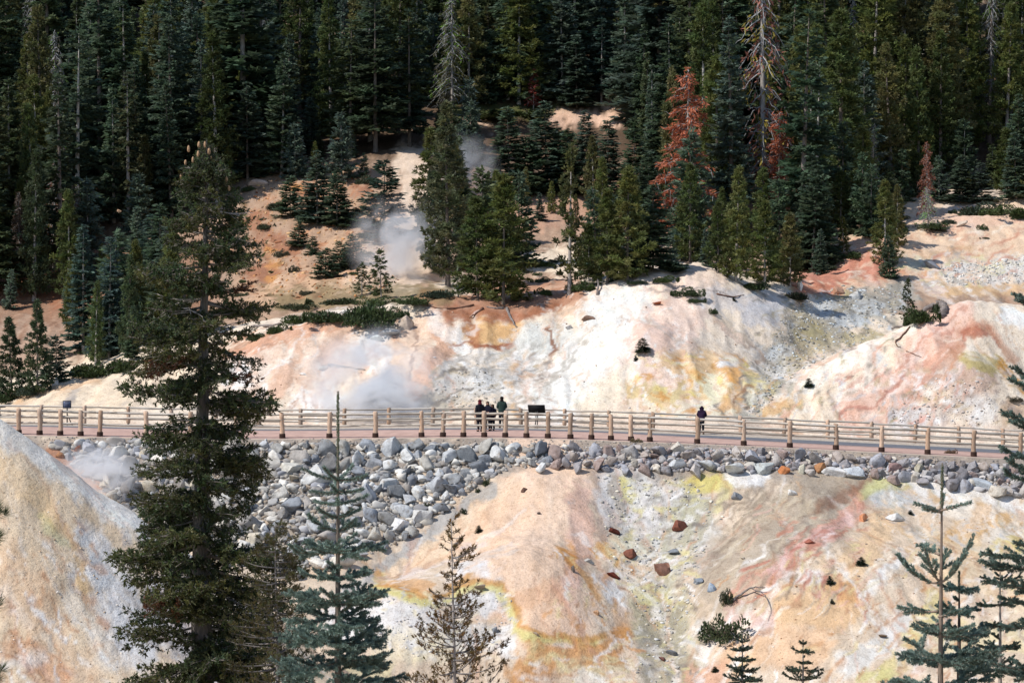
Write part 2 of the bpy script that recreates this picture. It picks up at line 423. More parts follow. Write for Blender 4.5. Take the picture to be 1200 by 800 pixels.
blob(MND, 636, 400, 40, 20, (222, 222, 214), 0.9, -10); blob(MND, 610, 440, 24, 26, (226, 226, 222), 0.8); blob(MND, 560, 420, 26, 8, (232, 226, 216), 0.7); stroke(MND, [(570, 420), (640, 402)], 2.0, (190, 186, 176), 0.8)
stroke(MND, [(642, 385), (646, 410), (634, 440), (612, 466), (600, 490)], 2.6, (142, 92, 62), 0.9, 0.4, 0.2)
stroke(MND, [(600, 430), (604, 460), (600, 485)], 3.5, (222, 176, 118), 0.7); stroke(MND, [(625, 462), (604, 490)], 6, (224, 186, 138), 0.7)
# middle mound
stroke(MND, [(700, 345), (760, 332), (840, 332)], 14, (242, 216, 194), 0.9); blob(MND, 755, 353, 30, 8, (224, 168, 134), 0.85); stroke(MND, [(660, 372), (720, 345)], 8, (214, 172, 140), 0.6)
stroke(MND, [(735, 365), (690, 420), (640, 475)], 34, (250, 244, 234), 0.95); stroke(MND, [(690, 372), (640, 470)], 9, (226, 224, 216), 0.7); stroke(MND, [(684, 392), (640, 452)], 2, (186, 180, 168), 0.7)
stroke(MND, [(800, 365), (760, 440)], 36, (242, 214, 196), 0.9); blob(MND, 770, 395, 22, 26, (236, 200, 180), 0.6); stroke(MND, [(690, 470), (740, 440)], 14, (246, 230, 204), 0.7)
stroke(MND, [(790, 425), (850, 420), (880, 450)], 17, (226, 188, 132), 0.7); stroke(MND, [(835, 428), (868, 440), (870, 470)], 8, (220, 164, 92), 0.75); blob(MND, 832, 452, 20, 16, (238, 232, 196), 0.9); blob(MND, 853, 425, 14, 6, (228, 230, 230), 0.9)
stroke(MND, [(850, 455), (845, 482), (862, 480)], 6, (218, 164, 92), 0.75); stroke(MND, [(740, 460), (790, 466), (810, 448)], 10, (214, 190, 128), 0.8); blob(MND, 775, 478, 30, 8, (230, 196, 160), 0.7); blob(MND, 812, 480, 20, 8, (240, 232, 208), 0.8)
blob(MND, 870, 350, 44, 14, (222, 212, 204), 0.85); blob(MND, 890, 365, 26, 14, (206, 204, 206), 0.7); stroke(MND, [(880, 420), (820, 395)], 12, (238, 222, 202), 0.8)
stroke(U, [(930, 335), (940, 345), (930, 360)], 7, (212, 150, 112), 0.6)
# stony gully
stroke(U, [(878, 492), (893, 462), (905, 432), (935, 402), (975, 370), (1050, 345)], 22, (178, 172, 158), 0.95); stroke(U, [(940, 370), (960, 400), (930, 420)], 16, (196, 180, 142), 0.7)
for b in [(915,415,18,10),(960,362,20,8),(1000,375,22,8),(930,440,10,8),(1020,360,16,6)]: blob(U, *b, (204, 210, 212), 0.7)
for b in [(945,395,16,8),(1010,395,22,8),(985,345,14,8),(900,455,8,12)]: blob(U, *b, (186, 172, 122), 0.7)
blob(U, 880, 470, 6, 20, (232, 224, 196), 0.7, 0)
# back hill
BH = UP & (YG > 158)
stroke(BH, [(960, 320), (1050, 290), (1200, 280)], 30, (238, 206, 174), 0.95)
stroke(BH, [(945, 322), (1000, 312), (1052, 308)], 14, (206, 136, 112), 0.95); stroke(BH, [(985, 295), (1040, 285)], 8, (226, 174, 146), 0.8); stroke(BH, [(930, 345), (975, 338)], 9, (196, 122, 92), 0.85); stroke(BH, [(1075, 262), (1200, 256)], 6, (236, 196, 170), 0.8)
stroke(BH, [(1080, 300), (1140, 290)], 4, (206, 164, 122), 0.6); blob(BH, 1075, 308, 22, 10, (220, 216, 190), 0.8)
stroke(BH, [(1105, 322), (1200, 312)], 14, (232, 228, 218), 0.9); blob(BH, 1120, 318, 14, 6, (206, 206, 206), 0.8); stroke(BH, [(1080, 322), (1100, 312)], 6, (226, 160, 110), 0.7); stroke(BH, [(1100, 340), (1200, 338)], 7, (226, 188, 142), 0.9); blob(BH, 1160, 312, 18, 5, (226, 216, 160), 0.6)
# right cone
CN = UP & (YG < 146)
stroke(CN, [(900, 478), (980, 430), (1060, 392), (1128, 360)], 12, (252, 240, 222), 0.95); stroke(CN, [(930, 490), (1000, 450), (1060, 410)], 18, (246, 224, 196), 0.9)
stroke(CN, [(895, 482), (930, 470)], 10, (226, 178, 112), 0.8); stroke(CN, [(1030, 420), (990, 480)], 14, (250, 234, 218), 0.7)
stroke(CN, [(1120, 372), (1070, 430), (1000, 490)], 20, (236, 194, 172), 0.9); stroke(CN, [(1140, 382), (1110, 410), (1040, 485)], 9, (222, 166, 140), 0.8); stroke(CN, [(1098, 385), (1050, 450)], 7, (240, 206, 190), 0.7)
stroke(CN, [(1134, 392), (1156, 388), (1168, 402)], 8, (186, 112, 84), 0.85); stroke(CN, [(1128, 405), (1080, 455), (1040, 490)], 7, (196, 142, 116), 0.7)
stroke(CN, [(1150, 366), (1185, 395)], 14, (246, 228, 206), 0.9); blob(CN, 1190, 372, 20, 8, WHITE, 0.9); stroke(CN, [(1150, 380), (1190, 420)], 4, (216, 160, 126), 0.6)
blob(CN, 1130, 445, 34, 28, (202, 170, 150), 0.9); blob(CN, 1075, 485, 40, 16, (206, 198, 194), 0.95); blob(CN, 1120, 475, 26, 16, (204, 184, 168), 0.8); blob(CN, 1150, 480, 18, 18, (226, 220, 212), 0.7)
blob(CN, 1155, 425, 24, 10, (194, 176, 110), 0.85, 20); stroke(CN, [(1172, 430), (1195, 455)], 8, (214, 152, 62), 0.85); blob(CN, 1180, 485, 14, 14, (214, 182, 150), 0.8); blob(CN, 1090, 460, 14, 8, (196, 170, 126), 0.7); stroke(CN, [(1095, 455), (1130, 430)], 5, (206, 206, 210), 0.5)
stroke(UP & (YG < 133), [(-100, 500), (1300, 505)], 8, (226, 198, 176), 0.5)
# pale hill in front, left
H = HILL | (BAS & (PG < 330) & (YG < 93))
stroke(H, [(-50, 470), (0, 500), (155, 607), (300, 706)], 16, (248, 242, 232), 0.95); stroke(H, [(100, 640), (140, 700), (160, 760)], 26, (222, 222, 222), 0.85); stroke(H, [(60, 610), (120, 680)], 14, (206, 208, 208), 0.6)
stroke(H, [(30, 575), (80, 625), (100, 690)], 9, (224, 186, 132), 0.8); stroke(H, [(40, 600), (75, 640)], 5, (216, 200, 130), 0.6); stroke(H, [(0, 545), (50, 590)], 12, (238, 208, 168), 0.7)
stroke(H, [(0, 660), (60, 740), (90, 800)], 30, (230, 196, 160), 0.8); stroke(H, [(20, 760), (80, 790)], 12, (206, 150, 110), 0.6); stroke(H, [(0, 690), (30, 730)], 7, (236, 214, 190), 0.7); stroke(H, [(85, 700), (130, 780)], 10, (240, 226, 206), 0.7); stroke(H, [(10, 780), (50, 770)], 6, WHITE, 0.6); stroke(H, [(200, 700), (240, 780)], 30, (226, 222, 222), 0.8)
# basin
B = BAS
stroke(B, [(-200, 540), (640, 535), (1400, 560)], 26, (160, 148, 136), 0.9); stroke(B, [(300, 580), (460, 570)], 34, (158, 147, 136), 0.95); stroke(B, [(330, 630), (450, 600)], 22, (176, 164, 148), 0.9)  # bank floor painted darker so the gaps between boulders look shaded
stroke(B, [(60, 530), (110, 560)], 14, (196, 132, 92), 0.7)
stroke(B, [(640, 570), (610, 640), (650, 720)], 52, (240, 208, 180), 0.95); stroke(B, [(470, 670), (540, 625), (600, 575)], 16, (240, 210, 176), 0.95); stroke(B, [(600, 580), (560, 660), (620, 730)], 26, (238, 202, 170), 0.8); stroke(B, [(676, 575), (684, 640), (660, 690)], 14, (228, 188, 168), 0.8)
stroke(B, [(700, 560), (706, 620)], 14, (190, 168, 152), 0.9)
stroke(B, [(640, 690), (560, 720)], 12, (228, 178, 136), 0.5)
stroke(B, [(415, 690), (440, 665), (520, 612), (575, 572)], 8, (188, 182, 174), 0.95); stroke(B, [(420, 655), (470, 620)], 9, (196, 180, 160), 0.8); stroke(B, [(380, 665), (420, 650)], 10, (226, 196, 162), 0.8)
stroke(B, [(470, 684), (500, 690)], 12, (222, 176, 128), 0.9)
blob(B, 560, 695, 36, 30, (226, 224, 222), 0.95); blob(B, 440, 730, 60, 26, (232, 228, 224), 0.95); blob(B, 560, 745, 50, 16, (224, 220, 214), 0.9); blob(B, 480, 760, 50, 20, (238, 224, 192), 0.7)
for c, w in (((216, 206, 130), 5.5), ((206, 152, 84), 3.5)): stroke(B, [(446, 672), (452, 690), (490, 706), (512, 708), (535, 690), (556, 680), (584, 686), (600, 708), (604, 735), (625, 750), (700, 752)] if w > 4 else [(440, 664), (452, 682), (492, 699), (512, 702), (538, 682), (560, 674), (588, 682), (604, 705), (610, 732), (640, 746), (720, 748)], w, c, 0.85, 0.6, 0.3)
stroke(B, [(610, 790), (650, 768), (720, 762)], 13, (218, 162, 104), 0.9); stroke(B, [(660, 780), (740, 775)], 9, (226, 210, 166), 0.7); blob(B, 690, 792, 24, 8, (234, 228, 214), 0.8); blob(B, 430, 785, 30, 12, (238, 220, 170), 0.8)
stroke(B, [(730, 575), (770, 600), (800, 640)], 34, (214, 210, 206), 0.95); stroke(B, [(720, 560), (730, 600)], 9, (176, 164, 148), 0.8); stroke(B, [(728, 560), (742, 590)], 6, (224, 212, 134), 0.8); blob(B, 826, 568, 26, 13, (222, 207, 116), .85); stroke(B, [(800, 566), (812, 590), (800, 610)], 7, (216, 204, 128), .8); stroke(B, [(850, 570), (835, 600)], 7, (222, 210, 150), 0.7); stroke(B, [(860, 562), (900, 556)], 7, WHITE, 0.8)
stroke(B, [(810, 600), (780, 680), (790, 760)], 24, (186, 180, 154), 0.9); blob(B, 740, 640, 24, 14, (226, 222, 196), 0.8); stroke(B, [(720, 675), (727, 712)], 9, (240, 238, 234), 0.9)
blob(B, 668, 652, 12, 12, (208, 146, 66), 0.9); stroke(B, [(660, 645), (690, 680), (700, 705)], 5, (214, 156, 84), 0.7); stroke(B, [(705, 645), (720, 660)], 7, (214, 158, 70), 0.7); blob(B, 733, 745, 18, 11, (206, 140, 62), 0.85); stroke(B, [(745, 690), (755, 735)], 10, (232, 220, 180), 0.8); blob(B, 725, 725, 12, 16, (232, 190, 150), 0.6)
stroke(B, [(770, 720), (790, 790)], 26, (172, 164, 140), 0.9); stroke(B, [(760, 760), (760, 800)], 9, (160, 154, 140), 0.6); blob(B, 765, 700, 18, 8, (214, 206, 140), 0.7)
stroke(B, [(985, 575), (920, 620), (850, 680)], 40, (184, 168, 148), 0.95)
for q in ([(905, 570), (840, 655)], [(940, 572), (870, 650)], [(970, 580), (890, 660)]): stroke(B, q, 3.5, (160, 140, 122), 0.6)
for q in ([(890, 580), (845, 645)], [(925, 575), (870, 645)], [(955, 590), (880, 668)]): stroke(B, q, 3.5, (206, 188, 160), 0.6)
stroke(B, [(1020, 562), (985, 580), (955, 595)], 6, (144, 106, 84), 0.8)
stroke(B, [(1005, 590), (960, 632), (900, 680), (862, 700)], 11, (212, 160, 138), 0.95); stroke(B, [(985, 620), (930, 665)], 5, (190, 122, 100), 0.7); stroke(B, [(1000, 600), (900, 672)], 5, (226, 184, 176), 0.6)
blob(B, 1040, 570, 28, 9, (198, 194, 150), 0.9); blob(B, 1050, 585, 30, 12, (204, 206, 204), 0.85); stroke(B, [(1035, 562), (1010, 580)], 6, (206, 202, 140), 0.8)
stroke(B, [(1080, 566), (1150, 580), (1200, 590)], 14, (240, 234, 226), 0.95); stroke(B, [(1130, 590), (1190, 640)], 18, (240, 228, 210), 0.8); stroke(B, [(1120, 630), (1180, 610)], 9, (224, 178, 116), 0.85); stroke(B, [(1150, 600), (1090, 690)], 10, (226, 190, 150), 0.7); stroke(B, [(1170, 645), (1200, 640)], 10, (228, 204, 120), 0.8)
stroke(B, [(1040, 610), (1000, 660), (960, 690)], 18, (230, 196, 154), 0.85); blob(B, 960, 715, 60, 24, (228, 190, 146), 0.95); blob(B, 905, 760, 60, 28, (230, 192, 154), 0.95); blob(B, 945, 677, 28, 8, (240, 228, 218), 0.9); stroke(B, [(1025, 690), (1060, 650)], 9, (240, 236, 230), 0.9); blob(B, 990, 690, 26, 12, (218, 164, 104), 0.7)
stroke(B, [(1080, 640), (1000, 740), (960, 790)], 9, (226, 206, 180), 0.7); stroke(B, [(1060, 730), (1000, 775)], 16, (224, 220, 212), 0.9); stroke(B, [(1100, 700), (1040, 790)], 10, (230, 212, 146), 0.8); blob(B, 1030, 790, 20, 9, (206, 200, 130), 0.7); blob(B, 890, 735, 20, 8, (240, 230, 220), 0.8); blob(B, 880, 725, 30, 8, (224, 180, 166), 0.6); blob(B, 830, 790, 30, 14, (220, 164, 130), 0.7); stroke(B, [(1100, 640), (1200, 700)], 22, (230, 204, 166), 0.7); stroke(B, [(1110, 760), (1200, 740)], 18, (226, 210, 160), 0.6)
# runnels: thin mineral streaks traced down the steepest way of the slope
gx = np.gradient(ZG, axis=1) / np.gradient(XG, axis=1)
gy = np.gradient(ZG, axis=0) / np.gradient(YG, axis=0)
STREAKS = [WHITE, WHITE, CREAM, (206, 150, 112), (196, 132, 92), GBRN, (150, 136, 120), PGRY, (226, 180, 130), (214, 168, 146)]
def runnel(zone, x, Y, steps, w, c, a):
    pts = []
    for _ in range(steps):
        px = 600 + x * F / Y; i = int(np.clip(np.searchsorted(YR, Y), 1, len(YR) - 2)); j = int(np.clip(np.searchsorted(PXC, px), 1, len(PXC) - 2))
        if not zone[i, j]: break
        pts.append((PG[i, j] + wx[i, j] * .6, PYG[i, j] + wy[i, j] * .6)); g = np.array([gx[i, j], gy[i, j]]); n = np.hypot(*g)
        if n < .08: break
        x -= g[0] / n * .45; Y -= g[1] / n * .45
    if len(pts) > 4: stroke(zone, pts[::3], w, c, a, 0.9, 0.7)
rs_ = np.random.default_rng(77)
for zone, n, ya, yb, xr in ((MND, 120, 134, 152, (-20, 26)), (CN, 70, 133, 143, (15, 36)), (BAS, 200, 97, 115, (-9, 26)), (HILL, 60, 74, 90, (-24, -8)), (BH, 40, 170, 188, (22, 44))):
    for _ in range(n):
        runnel(zone, rs_.uniform(*xr), rs_.uniform(ya, yb), int(rs_.integers(8, 30)), rs_.uniform(.7, 2.4), STREAKS[int(rs_.integers(len(STREAKS)))], rs_.uniform(.18, .5))
# crust: short flakes and stains, thicker where the ground is altered most
def flakes(zone, x0, x1, y0, y1, n, cols, wmax=2.2, lmax=14, ang=None, a=(.35, .8)):
    for _ in range(n):
        x = rs_.uniform(x0, x1); y = rs_.uniform(y0, y1); t = rs_.normal(0, .5) if ang is None else ang + rs_.normal(0, .3); L = rs_.uniform(2, lmax)
        stroke(zone, [(x, y), (x + L * math.cos(t), y + L * math.sin(t))], rs_.uniform(.7, wmax), cols[int(rs_.integers(len(cols)))], rs_.uniform(*a), .8, .6)
DK = (128, 120, 112); 
flakes(B, 725, 815, 555, 690, 260, [WHITE, WHITE, PGRY, DK, (222, 212, 150), (232, 230, 220), GREY, (150, 146, 140)])
flakes(B, 745, 825, 680, 800, 130, [PGRY, (222, 212, 150), DK, GREY, WHITE, (190, 176, 130)])
flakes(B, 440, 600, 690, 775, 150, [WHITE, PGRY, (196, 192, 190), WHITE, (236, 222, 180)])
flakes(B, 840, 990, 565, 690, 150, [(150, 134, 116), (206, 190, 164), (166, 148, 128), (196, 178, 152)], 2.4, 40, 2.25)
flakes(B, 880, 1030, 585, 700, 70, [(190, 120, 98), (224, 182, 164), (200, 140, 116)], 2.0, 30, 2.45)
flakes(B, 850, 1200, 640, 800, 220, [CREAM, WHITE, (204, 152, 104), (190, 140, 104), (226, 206, 150)], 2.6, 22, 2.3)
flakes(B, 1030, 1200, 560, 650, 120, [WHITE, PGRY, (214, 176, 126), (196, 190, 170), CREAM], 2.4, 20, .9)
flakes(B, 640, 745, 640, 760, 90, [(206, 140, 66), (226, 176, 110), WHITE, (186, 130, 84), (232, 214, 160)], 2.4, 14, 1.2)
flakes(B, 600, 740, 750, 800, 70, [(206, 146, 84), (232, 214, 160), WHITE, (190, 140, 96)], 2.2, 26, .1)
flakes(H, 60, 260, 560, 800, 170, [WHITE, (206, 204, 204), (228, 212, 190), (196, 188, 180)], 2.4, 22, .95)
flakes(H, 0, 120, 600, 800, 110, [(206, 156, 114), (236, 216, 190), (196, 144, 106), WHITE], 2.6, 22, .95)
flakes(MND, 500, 640, 415, 486, 170, [(170, 160, 146), WHITE, (206, 202, 196), (190, 172, 140), (150, 142, 134)], 2.0, 16, -.5)
flakes(MND, 270, 480, 385, 480, 120, [WHITE, (214, 170, 140), (226, 190, 164), (196, 160, 136), CREAM], 2.2, 18, 1.2)
flakes(MND, 640, 860, 335, 485, 120, [WHITE, (232, 196, 172), CREAM, (222, 190, 160)], 2.2, 20, 1.9)
flakes(MND, 745, 880, 410, 486, 120, [(216, 150, 62), (232, 214, 130), (240, 234, 206), (226, 170, 96), WHITE], 2.6, 14, .5)
flakes(U, 880, 1060, 335, 490, 260, [(206, 204, 200), (150, 144, 134), (176, 160, 120), (206, 212, 214), (134, 128, 120), (196, 180, 140)], 2.2, 12, 2.4)
flakes(CN, 1040, 1190, 430, 498, 170, [(226, 220, 214), (180, 160, 146), (160, 140, 128), WHITE, (196, 170, 130)], 2.2, 12)
flakes(CN, 930, 1140, 370, 495, 110, [(244, 214, 196), (214, 150, 126), CREAM, (232, 184, 160)], 2.0, 26, 2.4)
flakes(BH, 1060, 1200, 296, 336, 130, [WHITE, (206, 200, 190), (226, 190, 150), (222, 210, 150), (190, 184, 176)], 2.0, 16, 0)
flakes(BH, 940, 1200, 258, 330, 110, [(222, 170, 140), CREAM, (206, 140, 112), (236, 206, 180)], 2.0, 20, 2.7)
flakes(FOR, 262, 440, 185, 350, 260, [(150, 104, 74), (212, 176, 140), (120, 100, 70), (196, 130, 86), (226, 196, 166)], 2.4, 10)
for q, w, c in [([(486, 384), (484, 405), (487, 440)], 2.2, (170, 140, 122)), ([(505, 476), (530, 462), (555, 455)], 1.6, DK), ([(520, 440), (545, 430)], 1.5, DK), ([(690, 396), (660, 432), (636, 452)], 1.3, (190, 182, 170)), ([(720, 372), (735, 380)], 1.2, (206, 180, 160)), ([(380, 425), (395, 432)], 1.4, DK),  # first line: gully below the crest boulder, its shadow painted into the colour
                ([(1140, 385), (1165, 400), (1190, 425), (1200, 440)], 2.0, (206, 160, 130)), ([(1060, 440), (1020, 470), (985, 492)], 1.6, (190, 130, 110)), ([(1128, 362), (1095, 395), (1060, 430)], 1.4, (214, 160, 136)), ([(838, 470), (842, 486)], 1.8, DK), ([(876, 440), (872, 478)], 2.0, DK), ([(855, 475), (868, 460), (884, 452)], 1.6, (150, 110, 80)),
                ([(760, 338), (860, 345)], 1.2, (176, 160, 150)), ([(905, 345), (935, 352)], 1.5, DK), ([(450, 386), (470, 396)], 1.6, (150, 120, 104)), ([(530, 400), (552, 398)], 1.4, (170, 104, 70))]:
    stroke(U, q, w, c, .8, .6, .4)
# mottling that belongs to the crust itself
mot = fbm(XG * 1.0, YG * 0.8, 61, 4); mot2 = fbm(XG * 3.1, YG * 2.6, 67, 3)
COL *= (1 + 0.07 * mot + 0.09 * mot2)[..., None]
warm = fbm(XG * 0.7, YG * 0.5, 71, 3)[..., None] * np.array([0.02, -0.01, -0.05])
COL *= (1 + warm)
grey_ = COL @ np.array([.3, .59, .11]); COL = COL * .94 + grey_[..., None] * .06
COL = np.clip(COL * KALB, 0.01, 0.72)

M_GROUND = mat_terrain('mineral_crust')
def sheet(name, i0, i1):
    m, n = i1 - i0, len(PXC)
    V = np.stack([XG[i0:i1], YG[i0:i1], ZG[i0:i1]], -1).reshape(-1, 3)
    i = np.arange(m - 1)[:, None] * n; j = np.arange(n - 1)[None]
    Q = np.stack([i + j, i + j + 1, i + n + j + 1, i + n + j], -1).reshape(-1, 4)
    o = link(name, mesh_np(name, V, None, [M_GROUND], None, COL[i0:i1].reshape(-1, 3), True, Q))
    tag(o, kind='structure'); return o
ia = int(np.searchsorted(YR, 117.0)); ib = int(np.searchsorted(YR, 129.6))
sheet('valley_ground', 0, ia + 1)
sheet('hillside', ib, len(YR))

# ---- the road bench: gravel verge, red walkway with kerb, asphalt, far verge
def strip(name, ys, dz, mat):
    xs = np.arange(-50, 51, 0.8); ys = np.array(ys); Xs, Ys = np.meshgrid(xs, ys)
    Zs = road_surface(Xs, Ys) + np.array(dz)[:, None]
    n = len(xs); i = np.arange(len(ys) - 1)[:, None] * n; j = np.arange(n - 1)[None]
    Q = np.stack([i + j, i + j + 1, i + n + j + 1, i + n + j], -1).reshape(-1, 4)
    o = link(name, mesh_np(name, np.stack([Xs, Ys, Zs], -1), None, [mat], None, None, False, Q)); tag(o, kind='structure'); return o
l = lambda *c: tuple(float(v) for v in s2l(c))
M_RED = mat_noise('red_walkway_paving', l(166, 136, 124), l(194, 162, 148), 1.6, 0.95, (0.2, 0.02))
M_ASPH = mat_noise('asphalt', l(92, 94, 100), l(112, 113, 118), 3.0, 0.9, (0.2, 0.01))
M_GRAV = mat_noise('gravel_verge', l(150, 138, 126), l(190, 176, 160), 5.0, 0.95, (0.5, 0.05))
strip('gravel_verge', [116.99, 117.3, 117.62], [0.0, 0.0, 0.004], M_GRAV)
strip('red_walkway', [117.62, 118.5, 120, 122.0, 123.2, 123.21], [0.008, 0.03, 0.03, 0.03, 0.03, -0.10], M_RED)
strip('road', [123.21, 124.5, 126, 127.1], [-0.096, -0.06, -0.05, -0.06], M_ASPH)
strip('far_verge', [127.1, 128.2, 129.61], [-0.055, -0.01, 0.0], M_GRAV)
# ------------------------------------------------------------------ log fences along the road
M_LOG = mat_noise('weathered_log', l(156, 126, 104), l(208, 180, 156), 3.0, 0.85, (0.35, 0.02), stretch=(6, 6, 1), objcol=True)
M_RAIL = mat_noise('weathered_rail', l(128, 116, 106), l(224, 213, 198), 3.0, 0.8, (0.35, 0.02), stretch=(1, 6, 6), objcol=True)
M_BOOT = mat_noise('dark_boot', l(46, 32, 26), l(66, 46, 38), 8.0, 0.8)

def log_mesh(name, length, r, mat, axis='z', n=10, taper=0.06, seed=0, chamfer=True):
    """a peeled log: slightly crooked, swelling rings, chamfered sawn ends"""
    g = np.random.default_rng(seed)
    ks = np.array([0, 0.02, 0.2, 0.4, 0.6, 0.8, 0.98, 1.0]); k = len(ks)
    R = r * (1 - taper * (ks - 0.5)) * (1 + g.normal(0, 0.035, k)); R[0] *= 0.86; R[-1] *= 0.84
    P_ = np.zeros((k, 3)); off = np.cumsum(g.normal(0, 0.012, (k, 2)), 0) * min(1, length); off -= off[0] + (off[-1] - off[0]) * ks[:, None]
    P_[:, 2] = ks * length; P_[:, :2] = off
    V, T = tube(P_, R, n)
    if axis == 'x': V = V[:, [2, 0, 1]]
    return mesh_np(name, V, T, [mat], None, None, True)

def boot_mesh():
    V, T = tube([(0, 0, -0.25), (0, 0, 0.02), (0, 0, 0.24), (0, 0, 0.27)], [0.175, 0.17, 0.165, 0.15], 12)
    return mesh_np('boot', V, T, [M_BOOT], None, None, False)

post_meshes = [log_mesh('post', 1.42, 0.125, M_LOG, seed=s) for s in range(4)]
far_post_meshes = [log_mesh('post', 1.12, 0.12, M_LOG, seed=10 + s) for s in range(3)]
rail_meshes = [log_mesh('rail', 1.0, 0.062, M_RAIL, 'x', 8, seed=20 + s) for s in range(5)]
boot_me = boot_mesh()

def vary(o, lo=0.76, hi=1.14, warm=0.05):
    v = random.uniform(lo, hi); w = random.uniform(-warm, warm)
    o.color = (v * (1 + w), v, v * (1 - w), 1)

def fence(label, pxs, Y, posts, hts, rr, boots, top, yj=0.0):
    root = empty('log_fence', (0, Y, 0))
    tag(root, label, 'fence')
    pts = []
    for px in pxs:
        x = (px - 600) / F * Y; z = float(road_surface(np.array([x]), np.array([Y]))[0])
        pts.append((x, z))
    for k, (x, z) in enumerate(pts):
        o = link('post', random.choice(posts), root, (x, 0, z + (-0.02 if boots else -0.05)))
        o.rotation_euler = (random.gauss(0, .02), random.gauss(0, .022), random.uniform(0, 6.28)); vary(o, .66, 1.15, .05)
        if boots:
            b = link('boot', boot_me, o, (0, 0, 0.02))
    for k in range(len(pts) - 1):
        (x0, z0), (x1, z1) = pts[k], pts[k + 1]
        for h in hts:
            o = link('rail', random.choice(rail_meshes), root)
            a0 = h + random.gauss(0, .018); a1 = h + random.gauss(0, .018)
            L = math.hypot(x1 - x0, z1 + a1 - z0 - a0)
            ov = 0.03
            o.location = (x0 - ov, random.gauss(0, .012), z0 + a0)
            o.scale = (L + 2 * ov, rr * random.uniform(.9, 1.12), rr * random.uniform(.9, 1.12))
            o.rotation_euler = (0, -math.atan2(z1 + a1 - z0 - a0, x1 - x0), 0)
            if random.random() < .5:
                o.location = (x1 + ov, o.location[1], z1 + a1); o.rotation_euler = (0, math.pi + math.atan2(z1 + a1 - z0 - a0, -(x1 - x0)) - math.pi, math.pi)
                o.rotation_euler = (0, math.atan2(z1 + a1 - z0 - a0, x1 - x0), math.pi)
            vary(o, 0.68, 1.15, 0.04)
    return root
near_px = [-80, -53, -26, -2, 22, 46.5, 70.5, 94.5, 117, 171, 224, 277, 331, 386, 440, 494, 519, 543, 567.5, 592, 617, 642, 668.5, 693, 716, 739.5, 761.5, 817, 871.5, 925.5, 979.5, 1033, 1087, 1141, 1195, 1249]
far_px = [-56, -4, 48, 99, 150, 201, 253, 304, 352.5, 404, 456, 507, 558, 610, 661, 713, 765, 817, 868, 919, 970, 1021, 1072, 1123, 1175, 1227]
fence('long weathered log rail fence with dark-booted posts along the near road edge', near_px, 118.0, post_meshes, (0.66, 1.0, 1.28), 1.0, True, 1.42)
fence('log rail fence with shorter plain posts along the far road edge', far_px, 128.7, far_post_meshes, (0.35, 0.70, 0.99), 0.85, False, 1.12)

# ------------------------------------------------------------------ signs
M_BLACK = mat_noise('black_panel', l(16, 15, 17), l(26, 25, 27), 4.0, 0.55)
M_STEEL = mat_noise('dark_steel', l(52, 48, 48), l(74, 70, 68), 6.0, 0.6)
M_BLUEG = mat_noise('faded_sign_face', l(70, 78, 100), l(104, 112, 134), 7.0, 0.6)
def box(mb, x0, x1, y0, y1, z0, z1, mi=0, R=None, o=(0, 0, 0), bev=0.0):
    c = np.array([[x, y, z] for x in (x0, x1) for y in (y0, y1) for z in (z0, z1)], float)
    if R is not None: c = c @ np.array(R).T
    c = c + np.array(o)
    T = quads_to_tris([[0, 1, 3, 2], [4, 6, 7, 5], [0, 4, 5, 1], [2, 3, 7, 6], [0, 2, 6, 4], [1, 5, 7, 3]])
    mb.add(c, T, mi)
def rotx(a): c, s = math.cos(a), math.sin(a); return [[1, 0, 0], [0, c, -s], [0, s, c]]
def info_panel():
    Y = 127.9; x = (629 - 600) / F * Y; z = float(road_surface(np.array([x]), np.array([Y]))[0])
    root = empty('information_panel', (x, Y, z), -.22); tag(root, 'black tilted interpretive panel on a slanted steel leg beside the far fence', 'sign')
    R = rotx(math.radians(-62))
    m = MB(); box(m, -0.47, 0.47, -0.28, 0.28, -0.015, 0.015, 0, R, (0, 0, 1.02)); link('panel', m.mesh('panel', [M_BLACK]), root)
    m = MB()
    for a in ((-0.50, -0.47, -0.31, 0.31), (0.47, 0.50, -0.31, 0.31), (-0.47, 0.47, 0.28, 0.31), (-0.47, 0.47, -0.31, -0.28)): box(m, *a, -0.03, 0.024, 0, R, (0, 0, 1.02))
    link('panel_frame', m.mesh('panel_frame', [M_STEEL]), root)
    for sx in (-0.06, 0.06):
        V, T = tube([(sx, -0.22, -0.1), (sx * .8, 0.0, 0.5), (sx * .8, 0.05, 0.98)], 0.03, 8); m = MB(); m.add(V, T); link('leg', m.mesh('leg', [M_STEEL]), root)
    m = MB(); box(m, -0.36, 0.40, -0.05, 0.05, 0.70, 0.74); link('crossbar', m.mesh('crossbar', [M_STEEL]), root)
info_panel()
